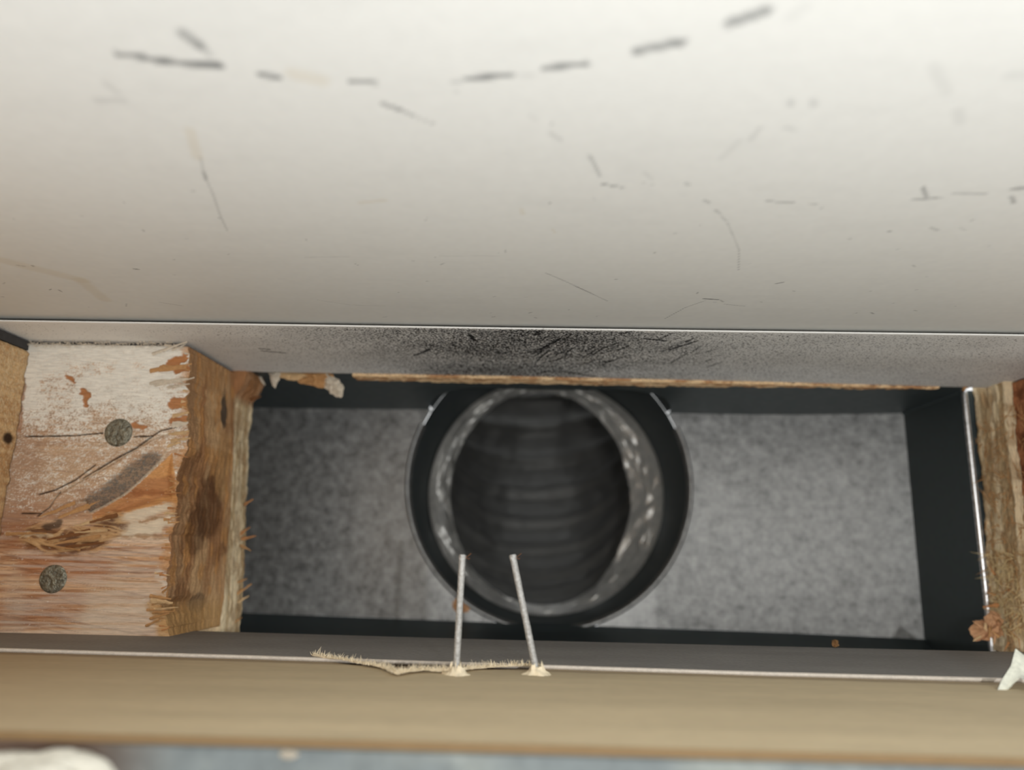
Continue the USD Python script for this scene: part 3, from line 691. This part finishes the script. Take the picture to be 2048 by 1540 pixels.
# ------------------------------------------------------------------ floor: plywood subfloor round the opening
fl = thing('floor', 'plywood subfloor cut through for the register boot', None, (0, 0.02, ZS), kind='structure')
def ply_side(xpts, ypts, sign, seed, x_out):
    GY, GZ = np.meshgrid(np.linspace(YF - 0.004, YB + 0.001, 420), np.linspace(ZP - 0.0001, ZS, 90))
    p3 = np.stack([GY * 0, GY, GZ], -1)
    t = (GZ - ZP) / (ZS - ZP)
    xe = np.interp(GY, ypts, xpts)
    xe = xe + sign * (0.0012 * (fbm(p3 * [1, 320, 500], 4, seed) - .5) + 0.0006 * (fbm(p3 * [1, 60, 1500], 3, seed + 1) - .5) + 0.0012 * t * t * (fbm(p3 * [1, 160, 1], 3, seed + 2) - 0.4))
    lay = fbm(np.stack([GY * 30, GZ * 420, GY * 0], -1), 3, seed + 3)
    c = mixc(np.ones(GY.shape + (3,)) * S(232, 212, 176), sstep(lay, .42, .62), S(194, 168, 130))
    c = mixc(c, 0.4 * sstep(fbm(np.stack([GY * 200, GZ * 300, GY * 0], -1), 4, seed + 4), .5, .66), S(150, 108, 66))
    return GY, GZ, xe, c
sp = np.array([at(*p, ZS) for p in [(527, 745), (528, 770), (520, 790), (506, 808), (502, 830), (496, 900), (493, 1000), (489, 1100), (485, 1200), (480, 1252)]])
o = np.argsort(sp[:, 1])
GY, GZ, xe, c = ply_side(sp[o, 0], sp[o, 1], 1, 50, -0.3)
k = sstep(GY, 0.052, 0.057)
c = mixc(c, 0.8 * k, S(158, 104, 64))
V, F = sheet(np.stack([xe, GY, GZ], -1), flip=True)
V, F, c = close_sheet(V, F, *GY.shape, (-1, 0, 0), 0.10, c.reshape(-1, 3))
obj('panel', (V, F), 'ply_edge', fl, col=c)
sp = np.array([at(*p, ZS) for p in [(1944, 765), (1950, 800), (1958, 900), (1968, 1000), (1974, 1100), (1981, 1200), (1986, 1290)]])
o = np.argsort(sp[:, 1])
GY, GZ, xe, c = ply_side(sp[o, 0], sp[o, 1], -1, 70, 0.3)
V, F = sheet(np.stack([xe, GY, GZ], -1))
V, F, c = close_sheet(V, F, *GY.shape, (1, 0, 0), 0.08, c.reshape(-1, 3))
obj('panel', (V, F), 'ply_edge', fl, col=c)
GX, T = np.meshgrid(np.linspace(-0.066, 0.150, 900), np.linspace(0, 1, 24))
zb = np.interp(GX, [-1] + [e[0] for e in _b] + [1], [_b[0][2]] + [e[2] for e in _b] + [_b[-1][2]])
_l = [aty(px, py, YB - .0024) for px, py in ((480, 757), (560, 757), (700, 760), (1000, 766), (1300, 772), (1600, 775), (1780, 778), (1840, 777), (1880, 770), (1960, 775))]
zlo = np.interp(GX, [-1] + [e[0] for e in _l] + [1], [_l[0][2]] + [e[2] for e in _l] + [_l[-1][2]]) - 0.0014 * (fbm(np.stack([GX * 200, GX * 0, GX * 0], -1), 4, 8) - .4) - 0.0012 * (noise(np.stack([GX * 90, GX * 0, GX * 0], -1), 3) > .7)
GZ = zb + 0.0002 + (np.minimum(zlo, zb - 0.0006) - zb - 0.0002) * T
p3 = np.stack([GX, GX * 0, GZ], -1)
c = mixc(np.ones(GX.shape + (3,)) * S(230, 198, 156), sstep(fbm(p3 * [200, 1, 500], 4, 5), .42, .65), S(184, 140, 100))
V, F = sheet(np.stack([GX, YB - 0.0024 + 0.0010 * (fbm(p3 * [500, 1, 700], 3, 9) - .5) - 0 * T, GZ], -1), flip=True)
V, F, c = close_sheet(V, F, *GX.shape, (0, 1, 0), 0.0016, c.reshape(-1, 3))
obj('panel', (V, F), 'ply_edge', fl, col=c)
obj('trim_3', box(-0.32, 0.32, -0.42, YF - 0.0145, ZS, ZP), 'dull_crumb', label='grey room floor slab on the near side of the papered wall', kind='structure')  # room floor slab beyond the wall board, out of view
# broken strands on the two ply edges
g = np.random.default_rng(17)
for px, py, dx, dy, w, mt in [(490, 1078, 22, -6, 7, 'splinter_orange'), (484, 1072, 16, -18, 8, 'splinter_orange'), (488, 1090, 14, 12, 6, 'splinter_tan'), (478, 1190, 26, -22, 8, 'splinter_tan'), (484, 1205, 14, -14, 6, 'splinter_pale'), (496, 1010, 10, -12, 6, 'splinter_orange'), (508, 800, 14, -8, 8, 'splinter_brown'), (512, 738, 14, 12, 4, 'splinter_pale'), (522, 745, 8, 26, 10, 'splinter_white'), (484, 1165, 10, -8, 5, 'splinter_tan'), (470, 1250, 14, -16, 5, 'splinter_tan')]:
    a, b = at(px - 8, py, ZS + 0.006), at(px + dx, py + dy, ZS + 0.004)
    obj('splinter', shard(a, b, w * 0.00019, 0.0008, seed=px + py, n=5, blunt=.25), mt, fl, smooth=False)
for px, py, dx, dy, w, mt in [(1985, 1190, -12, -6, 6, 'splinter_tan'), (1996, 1230, -30, -14, 5, 'splinter_pale'), (1992, 1210, -26, 4, 8, 'splinter_orange'), (2000, 1240, -38, 22, 7, 'splinter_tan'), (2012, 1285, -4, 18, 5, 'splinter_orange'), (1984, 1150, -6, -20, 6, 'splinter_orange'), (2010, 1180, 24, 8, 6, 'splinter_orange'), (1925, 775, 2, 8, 12, 'splinter_tan')]:
    a, b = at(px + 6, py, ZS + 0.012), at(px + dx, py + dy, ZS + 0.010)
    obj('splinter', shard(a, b, w * 0.00018, 0.0008, seed=px + py, n=5, blunt=.25), mt, fl, smooth=False)
fib = []
for k in range(900):
    y = g.uniform(YF + 0.001, YB - 0.01) if k % 2 else g.uniform(YF + 0.001, 0.005)
    z = g.uniform(ZS + 0.001, -0.02)
    x = np.interp(y, [-0.03, 0.066], [0.1648, 0.1688]) - 0.0006 + (0.0 if z < ZP else 0.0012)
    L = abs(g.normal(.0030, .0015)) + .0008
    a = np.array([x, y, z]); d = np.array([-0.35 * abs(g.normal()), g.normal(0, .7), g.normal(0, .5)]); d /= np.linalg.norm(d)
    fib.append(shard(a, a + d * L, 0.00034, 0.0002, seed=k, n=2))
obj('wood_fibre', trimesh.util.concatenate(fib[::2]), 'fibre_straw', fl, smooth=False, kind='stuff')
obj('wood_fibre', trimesh.util.concatenate(fib[1::2]), 'splinter_tan', fl, smooth=False, kind='stuff')

# ------------------------------------------------------------------ stud standing on the plate, far left
stud = thing('wall_stud', 'dusty tan wooden stud standing upright at the far left edge', 'stud', (-0.18, 0.02, 0))
GY, GZ = np.meshgrid(np.concatenate([np.linspace(YF + 0.0005, 0.0600, 260), np.linspace(0.0600, 0.0610, 6)[1:]]), np.concatenate([np.linspace(0.0001, 0.07, 240), np.linspace(0.07, 0.30, 20)[1:]]))
p3 = np.stack([GY * 0, GY, GZ], -1)
xx = -0.1602 + 0.0007 * (fbm(p3 * [1, 500, 500], 4, 2) - .5) + 0.0012 * (fbm(np.stack([GY * 300, GZ * 0, GZ * 0], -1), 3, 6) - .5) * np.exp(-GZ / 0.001) - 0.0006 * sstep(GY, 0.0600, 0.0610)
c = mixc(np.ones(GY.shape + (3,)) * S(204, 168, 122), sstep(fbm(p3 * [1, 700, 40], 4, 12), .42, .66), S(182, 142, 98))
c = mixc(c, 0.7 * sstep(fbm(p3 * 2200, 2, 44) + 0.18 * sstep(GY, 0.02, 0.06), .55, .75), S(208, 184, 148))
kn = np.array([aty_ for aty_ in (0.0335, 0.004)])
d = np.hypot(GY - 0.0325, (GZ - 0.0035) * 0.8)
c = mixc(c, 1 - sstep(d, .0012, .0024), S(60, 44, 32))
c = mixc(c, 0.4 * np.exp(-GZ / .0006), S(96, 84, 66))
V, F = sheet(np.stack([xx, GY, GZ], -1))
V, F, c = close_sheet(V, F, *GY.shape, (-1, 0, 0), 0.038, c.reshape(-1, 3))
obj('body', (V, F), 'dusty_wood', stud, col=c)
obj('gap_shade_fill', box(-0.198, -0.1606, 0.0612, 0.0640, 0.0002, 0.30), 'gap_shade_grey', stud, label='dark grey fill added as the shaded gap behind the stud')  # dark box added for the shade between stud and panel

# ------------------------------------------------------------------ register boot below the floor
boot = thing('register_boot', 'galvanized sheet metal register boot with a round collar hole under the floor opening', 'duct boot', (0.012, 0.02, ZB))
from shapely.geometry import Polygon, Point, box as sbox
CXY, RC = np.array([0.0078, 0.0330]), 0.0630
X0, X1, Y0, Y1, ZR = -0.142, 0.1642, -0.0345, 0.0655, -0.0580
pan = sbox(X0, Y0, X1, Y1).difference(Point(*CXY).buffer(RC, 96))
# the sheet is dished: it lifts a little towards its right end, shaped to catch more light there
def warp(x, y):
    u = np.maximum(np.asarray(x) - 0.055, 0)
    v = np.minimum(np.asarray(x) + 0.045, 0)
    return -0.075 * u + 1.35 * u ** 2 + 0.07 * v + 0.5 * v ** 2
gx, gy = np.linspace(X0, X1, 240), np.linspace(Y0, Y1, 80)
def YFR(x): return -0.0262 - 0.0130 * (np.asarray(x) + 0.126)
GX, T = np.meshgrid(gx, np.linspace(0, 1, 80))
GY = YFR(GX) + (Y1 - YFR(GX)) * T
rad2 = np.hypot(GX - CXY[0], GY - CXY[1])
nrm = np.maximum(rad2, 1e-6)
push = (rad2 < RC + 0.0016) & (rad2 > RC - 0.0016)
GX2 = np.where(push, CXY[0] + (GX - CXY[0]) / nrm * RC, GX); GY2 = np.where(push, np.minimum(CXY[1] + (GY - CXY[1]) / nrm * RC, Y1), GY)
V = np.stack([GX2, GY2, ZB + warp(GX2, GY2) + 0.0006 * (fbm(np.stack([GX2 * 25, GY2 * 25, GX2 * 0], -1), 3, 77) - .5)], -1).reshape(-1, 3)
F = grid_faces(80, 240)
cen = V[F].mean(1)
F = F[np.hypot(cen[:, 0] - CXY[0], cen[:, 1] - CXY[1]) > RC - 0.0004]
n0 = len(V)
obj('bottom_panel', trimesh.Trimesh(np.vstack([V, V - [0, 0, 0.0006]]), np.vstack([F, F[:, ::-1] + n0]), process=False), 'galvanized', boot, smooth=True)
# raised lip of the hole
a = np.linspace(0, 2 * np.pi, 181)
ring = []
for rr, zz_ in ((RC + 0.0016, ZB), (RC + 0.0010, ZB + 0.0009), (RC + 0.0002, ZB + 0.0010), (RC - 0.0006, ZB + 0.0004), (RC - 0.0008, ZB - 0.004)):
    ring.append(np.stack([CXY[0] + rr * np.cos(a), np.minimum(CXY[1] + rr * np.sin(a), 10), np.full(181, zz_)], 1))
ring = np.array(ring)
keep = ring[0][:, 1] < Y1 - 0.005
idx = np.nonzero(keep)[0]
first = np.nonzero(~keep)[0][-1] + 1
order = [(first + k) % 180 for k in range(180) if keep[(first + k) % 180]]
V, F = sheet(ring[:, order], flip=True)
obj('hole_lip', (V, F), 'galvanized', boot, smooth=60)
# back wall, notched where the collar bulges past it
notch = [(-0.0470, ZB), (-0.0450, -0.100), (-0.0395, -0.082), (-0.0330, -0.0715), (-0.024, -0.0672), (0.040, -0.0672), (0.0475, -0.0710), (0.0545, -0.080), (0.0605, -0.098), (0.0625, ZB)]
wl = Polygon([(X0, ZB - .007), (X0, -0.031), (X1, -0.031), (X1, ZB - .007)]).difference(Polygon([(x, z) for x, z in notch] + [(0.0625, ZB - .01), (-0.047, ZB - .01)]))
obj('back_panel', slab(wl.exterior.coords, Y1, Y1 + 0.0005, 'xz'), 'galvanized_shaded', boot)
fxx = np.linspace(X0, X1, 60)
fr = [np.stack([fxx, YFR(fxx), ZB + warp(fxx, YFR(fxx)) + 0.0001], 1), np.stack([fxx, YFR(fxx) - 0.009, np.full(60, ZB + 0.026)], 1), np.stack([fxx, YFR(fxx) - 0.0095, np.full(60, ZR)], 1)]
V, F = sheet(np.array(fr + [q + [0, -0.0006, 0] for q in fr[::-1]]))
obj('front_shade_panel', (V, F), 'galvanized_shaded', boot)  # front wall leans out; its dark metal stands in for the lip shadow
obj('side_panel', box(X0 - 0.0006, X0, Y0, Y1, ZB, ZR), 'galvanized_shaded', boot)
obj('side_panel', box(X1, X1 + 0.0006, Y0, Y1, ZB, ZR), 'galvanized_shaded', boot)
obj('folded_rim', tube([[X1 + 0.0004, y, ZR] for y in np.linspace(Y0, Y1, 60)], 0.0011, 10), 'bright_edge', boot, smooth=True, label='bright folded metal edge')
obj('flange', box(X1 + 0.0006, X1 + 0.012, Y0, Y1, ZR - 0.0008, ZR - 0.0002), 'galvanized_shaded', boot)
obj('seam', tube([[X1 - 0.0002, Y1 - 0.0002, z] for z in np.linspace(ZB, ZR, 12)], 0.0005, 8), 'galvanized_shaded', boot, smooth=True)
# collar: a short round pipe down to the hose
ZC = -0.182
zz_ = np.linspace(ZB - 0.0005, ZC - 0.012, 24)
A, Z = np.meshgrid(np.linspace(0, 2 * np.pi, 145), zz_)
V, F = sheet(np.stack([CXY[0] + (RC - 0.0004) * np.cos(A), CXY[1] + (RC - 0.0004) * np.sin(A), Z], -1), flip=True)
obj('collar', (V, F), 'galvanized_shaded', boot, smooth=True)
ang = np.linspace(math.asin((Y1 - CXY[1]) / RC) , math.pi - math.asin((Y1 - CXY[1]) / RC), 60)
A, Z = np.meshgrid(ang, np.linspace(ZB, -0.0670, 16))
V, F = sheet(np.stack([CXY[0] + (RC - 0.0004) * np.cos(A), np.maximum(CXY[1] + (RC - 0.0004) * np.sin(A), Y1), Z], -1), flip=False)
obj('collar_bulge', (V, F), 'galvanized_shaded', boot, smooth=True)
cap = [(CXY[0] + RC * math.cos(t), CXY[1] + RC * math.sin(t)) for t in ang]
obj('bulge_cap', slab(cap, -0.0672, -0.0666), 'galvanized_shaded', boot)

# ------------------------------------------------------------------ flexible hose fixed to the collar
hose = thing('flexible_hose', 'silver foil flexible duct hose with spiral ribs, bending away below the boot collar', 'duct hose', (0.0078, 0.033, -0.26))
def wr(p, s, sd): return fbm(np.asarray(p) * s, 4, sd) - 0.5
# cuff: foil gathered inside the collar, turned in at its lower end
A, T = np.meshgrid(np.linspace(0, 2 * np.pi, 361), np.linspace(0, 1, 60))
rx = np.interp(T, [0, 0.1, 0.3, 1], [0.0618, 0.0612, 0.0585, 0.0485]); ry = np.interp(T, [0, 0.1, 0.3, 1], [0.0618, 0.0615, 0.0608, 0.0575])
zc = np.interp(T, [0, 0.1, 0.3, 1], [-0.176, -0.1785, -0.1815, -0.1900])
pp = np.stack([np.cos(A) * 2, np.sin(A) * 2, T * 0.9], -1)
sw = np.sin(np.pi * np.clip(T, 0, 1) * 0.85) ** 0.7
dr = 0.0055 * wr(pp, 1.3, 3) * T + 0.0016 * wr(pp, 4.5, 7) * sw
zc = zc + 0.0075 * wr(pp, 1.6, 5) * sw + 0.0030 * wr(pp, 4.0, 15) * sw
V, F = sheet(np.stack([CXY[0] - 0.0030 * T + (rx + dr) * np.cos(A), CXY[1] + (ry + dr) * np.sin(A), zc], -1), flip=True)
obj('foil_cuff', (V, F), 'foil_lit', hose, smooth=True, label='crumpled foil cuff, lit brightness put into its colour')
# ribbed body sweeping from straight down to away under the wall
RB, N_T, N_A = 0.085, 420, 220
th = np.linspace(0, math.radians(88), N_T)
ps = np.stack([np.full(N_T, CXY[0] - 0.0030), CXY[1] + RB * (1 - np.cos(th)), -0.187 - RB * np.sin(th)], 1)
ex = np.linspace(0.001, 0.16, 200)
ps = np.vstack([ps, ps[-1] + np.outer(ex, [0, math.sin(th[-1]), -math.cos(th[-1])])])
tan = np.vstack([np.stack([0 * th, np.sin(th), -np.cos(th)], 1), np.tile([0, math.sin(th[-1]), -math.cos(th[-1])], (200, 1))])
arc = np.concatenate([[0], np.cumsum(np.linalg.norm(np.diff(ps, axis=0), axis=1))])
al = np.linspace(0, 2 * np.pi, N_A + 1)
e1 = np.tile([1.0, 0, 0], (len(ps), 1)); e2 = np.cross(tan, e1)
AA, SS = np.meshgrid(al, arc)
ph = SS / 0.0155 * 2 * np.pi + AA
rib = 0.5 + 0.5 * np.cos(ph)
pp = np.stack([np.cos(AA) * 2, np.sin(AA) * 2, SS * 40], -1)
rr = 0.0590 + 0.0046 * (1 - rib ** 3) + 0.0050 * wr(pp * [1, 1, .6], 1.1, 8) + 0.0020 * wr(pp * [1, 1, 1], 2.2, 18)
Pm = ps[:, None, :] + rr[..., None] * (np.cos(AA)[..., None] * e1[:, None, :] + np.sin(AA)[..., None] * e2[:, None, :])
V, F = sheet(Pm, flip=False)
obj('ribbed_liner', (V, F), 'foil', hose, smooth=True)

# ------------------------------------------------------------------ nails
def framing_nail(px, py, rpx, mat, label, seed):
    c = at(px, py, 0.0004); r = rpx * 0.2346 / FP
    t = thing('framing_nail', label, 'nail', (c[0], c[1], -0.02))
    g = np.random.default_rng(seed)
    prof = [(0.0, 0.0004), (r * .5, 0.00045), (r * .8, 0.0004), (r * .95, 0.0002), (r, -0.0002), (r * .9, -0.0009), (r * .4, -0.0016), (0, -0.0017)]
    a = np.arange(49) / 48 * 2 * np.pi
    P = np.array([np.stack([c[0] + q * np.cos(a), c[1] + q * np.sin(a), np.full(49, 0.0003 + z)], 1) for q, z in prof])
    P[..., 2] += 0.00022 * (fbm(P * 1400, 3, seed) - .5)
    P[..., :2] += 0.00012 * (fbm(P * 500, 2, seed + 3) - .5)[..., None]
    V, F = sheet(P, flip=True)
    obj('head', (V, F), mat, t, smooth=50)
    obj('shank', tube([[c[0], c[1], z] for z in (-0.001, -0.018, -0.037)], 0.0018, 12), mat, t, smooth=40)
    # bruised rim of wood
    obj_ = None
    return t
framing_nail(236, 865, 29, 'dull_nail', 'greenish grey nail head in the painted half of the sole plate, on the crack', 2)
framing_nail(105, 1158, 27.5, 'dull_nail', 'dark shiny nail head in the bare front half of the sole plate', 5)
LB = ['thin galvanized nail poking straight out of the tan board, left of the two', 'thin galvanized nail leaning left out of the tan board, right of the two']
for i, (b, t) in enumerate(NAILS):
    p0 = aty(*b, YF); p1 = at(*t, p0[2])
    d = (p1 - p0) / np.linalg.norm(p1 - p0)
    o = thing('finish_nail', LB[i], 'nail', p0)
    s = np.linspace(-0.008, np.linalg.norm(p1 - p0), 60)
    rad = 0.00074 * (1 + 0.10 * (fbm(np.stack([s * 900, s * 0, s * 0], -1), 3, 40 + i) - .5))
    obj('shank', tube(p0 + np.outer(s, d), rad, 14), 'nail_steel', o, smooth=40)
    L = s[-1]
    obj('tip', tube(p0 + np.outer([L - 0.0011, L - 0.0002, L + 0.0001], d), [0.00080, 0.00084, 0.00066], 14), 'nail_steel', o, smooth=40)
    gg = np.random.default_rng(60 + i)
    fb = [tube(p1 + np.array([[0.0004, -.0004, 0.0002], [0.0012 + .0004 * k, -0.0003 - .0006 * k, 0.0004], [0.0020 - .0003 * k, 0.0004 - .001 * k, 0.0007]]), 0.00006, 5) for k in range(2)]
    obj('stray_fibre', trimesh.util.concatenate(fb), 'splinter_brown', o, smooth=True)

# ------------------------------------------------------------------ loose bits
def lump(name, c, size, mat, label, cat, seed, amp=0.35, sub=3, freq=1.6):
    m = trimesh.creation.icosphere(subdivisions=sub)
    v = m.vertices * (1 + amp * 2 * (fbm(m.vertices * freq + 5, 4, seed) - .5))[:, None]
    v = v * np.asarray(size); v[:, 2] -= v[:, 2].min()
    t = thing(name, label, cat, c)
    obj('body', (v + np.asarray(c), m.faces), mat, t, smooth=True)
    return t
zt = 0.1240
lump('plaster_lump', at(105, 1590, zt), (0.0118, 0.0062, 0.0050), 'plaster', 'large blurred white plaster lump in the near left corner', 'plaster lump', 3, sub=5)
lump('plaster_crumb', at(580, 1508, zt), (0.0013, 0.0006, 0.0003), 'dull_crumb', 'small pale crumb lying on the grey board edge near the bottom', 'plaster crumb', 9)
# torn paper shred hanging at the right end of the front board
pts = [aty(2050, 1330, YF + 0.0005), aty(2030, 1318, YF + 0.006), aty(2020, 1340, YF + 0.010), aty(2008, 1372, YF + 0.012), aty(1996, 1392, YF + 0.0125)]
pts = [aty(2104, 1395, YF), at(2070, 1325, 0.056), at(2036, 1300, 0.054), at(2028, 1335, 0.057), at(2014, 1366, 0.060), at(1998, 1388, 0.061)]
wid = [0.0010, 0.0008, 0.0009, 0.0011, 0.0019, 0.0009]
P = []
for p, w in zip(pts, wid):
    P += [[p + np.array([-w / 2, w * .3, 0]), p + np.array([0, 0, w * .12]), p + np.array([w / 2, -w * .3, 0])]]
V, F = sheet(np.array(P))
V, F = close_sheet(V, F, 6, 3, (0, 0.1, -1), 0.00025)[:2]
t = thing('paper_shred', 'blurred pale shred of paper curling off the board at the right edge', 'paper shred', pts[0])
obj('strip', (V, F), 'paper_white', t, smooth=True)


def chunk(parent, poly_px, z, th, mat, seed, name='torn_strand', label=None, y=None):
    """A ragged bit of torn wood: an outline with uneven thickness."""
    g = np.random.default_rng(seed)
    pts = np.array([at(px, py, z) if y is None else aty(px, py, y) for px, py in poly_px])
    den = []
    for a, b in zip(pts, np.roll(pts, -1, 0)):
        for k in range(4):
            den.append(a + (b - a) * k / 4 + g.normal(0, 0.00016, 3))
    den = np.array(den); c = den.mean(0); n = len(den)
    inner = c + (den - c) * 0.5
    V = np.vstack([den + [0, 0, -th * .25], inner + [0, 0, th * .5] + g.normal(0, th * .22, (n, 3)), [c + [0, 0, th * .4]], inner + [0, 0, -th * .6], [c + [0, 0, -th * .6]]])
    F = []
    for k in range(n):
        m = (k + 1) % n
        F += [(k, m, n + m), (k, n + m, n + k), (n + k, n + m, 2 * n), (m, k, 2 * n + 1 + k), (m, 2 * n + 1 + k, 2 * n + 1 + m), (2 * n + 1 + m, 2 * n + 1 + k, 3 * n + 1)]
    ms = trimesh.Trimesh(V, np.array(F), process=False)
    if ms.volume < 0: ms.invert()
    return obj(name, ms, mat, parent, smooth=False, label=label)


chunk(fl, [(594, 764), (606, 744), (652, 740), (668, 752), (660, 772), (640, 776), (618, 770)], -0.0430, 0.0016, 'splinter_tan', 1)
chunk(fl, [(648, 744), (662, 750), (680, 760), (688, 776), (684, 796), (670, 793), (652, 778), (642, 764)], -0.0430, 0.0014, 'splinter_white', 2, label='pale curled strand of torn plywood')
chunk(fl, [(556, 742), (600, 744), (618, 752), (590, 762), (560, 756)], -0.0430, 0.0012, 'splinter_pale', 3)
chunk(fl, [(536, 744), (562, 742), (558, 758), (549, 776), (542, 768)], -0.0430, 0.0012, 'splinter_white', 4)
chunk(fl, [(1940, 1258), (1954, 1242), (1968, 1240), (1986, 1246), (2004, 1250), (2010, 1272), (1994, 1278), (1976, 1272), (1966, 1280), (1954, 1284), (1946, 1272)], -0.046, 0.0030, 'chip_pink', 5, name='torn_chunk', label='ragged pinkish lump of torn wood')
chunk(fl, [(1970, 1236), (1984, 1222), (2000, 1226), (2008, 1246), (1996, 1258), (1976, 1252)], -0.044, 0.0026, 'chip_pink', 6, name='torn_chunk')
g = np.random.default_rng(41)
for k in range(14):
    c0 = at(g.uniform(1952, 2006), g.uniform(1236, 1276), -0.0435)
    d = np.array([-abs(g.normal(.5, .6)), g.normal(0, .7), abs(g.normal(0, .5))]); d /= np.linalg.norm(d)
    obj('splinter', shard(c0 - d * 0.001, c0 + d * g.uniform(.0012, .0034), 0.0009, 0.0005, seed=500 + k, n=4, blunt=.3), ['chip_pink', 'splinter_tan', 'splinter_pale'][k % 3], fl, smooth=False)
for pl, z, mt, lb, sd, yy_ in (([(1664, 1281), (1676, 1280), (1680, 1291), (1672, 1296), (1665, 1292)], None, 'splinter_tan', 'tiny tan wood chip caught on the grey strip right of centre', 7, YF + 0.0007),
                               ([(905, 1204), (918, 1192), (930, 1206), (945, 1212), (936, 1224), (915, 1226), (905, 1218)], ZB + 0.0004, 'chip_pink', 'small pinkish chip lying on the metal floor behind the left thin nail', 8, None)):
    c0 = np.mean([at(*p, z) if yy_ is None else aty(*p, yy_) for p in pl], 0)
    t = thing('wood_chip', lb, 'wood chip', c0)
    chunk(t, pl, z, 0.0008, mt, sd, name='body', y=yy_)

# sawdust and fibres lying on the plate and in the gap at its back
g = np.random.default_rng(23)
bits = []
for k in range(650):
    if k < 320:
        p = at(g.uniform(55, 350), 688 + g.normal(0, 3), 0.0004 + 0.0012 * g.random()); L = 0.0005 + 0.0010 * g.random()
        q = 0.00022
    else:
        p = at(g.uniform(-20, 330), g.uniform(700, 1260), 0.0005); L = 0.0003 + 0.0006 * g.random(); q = 0.00014
    a = g.uniform(0, 2 * np.pi)
    bits.append(shard(p, p + L * np.array([math.cos(a), 0.6 * math.sin(a), 0.25 * g.random()]), q, 0.0001, seed=k, n=2))
o = obj('sawdust', trimesh.util.concatenate(bits), 'splinter_white', smooth=False)
tag(o, 'pale sawdust and fibre crumbs along the back gap and over the left sole plate', 'sawdust', None, 'stuff')
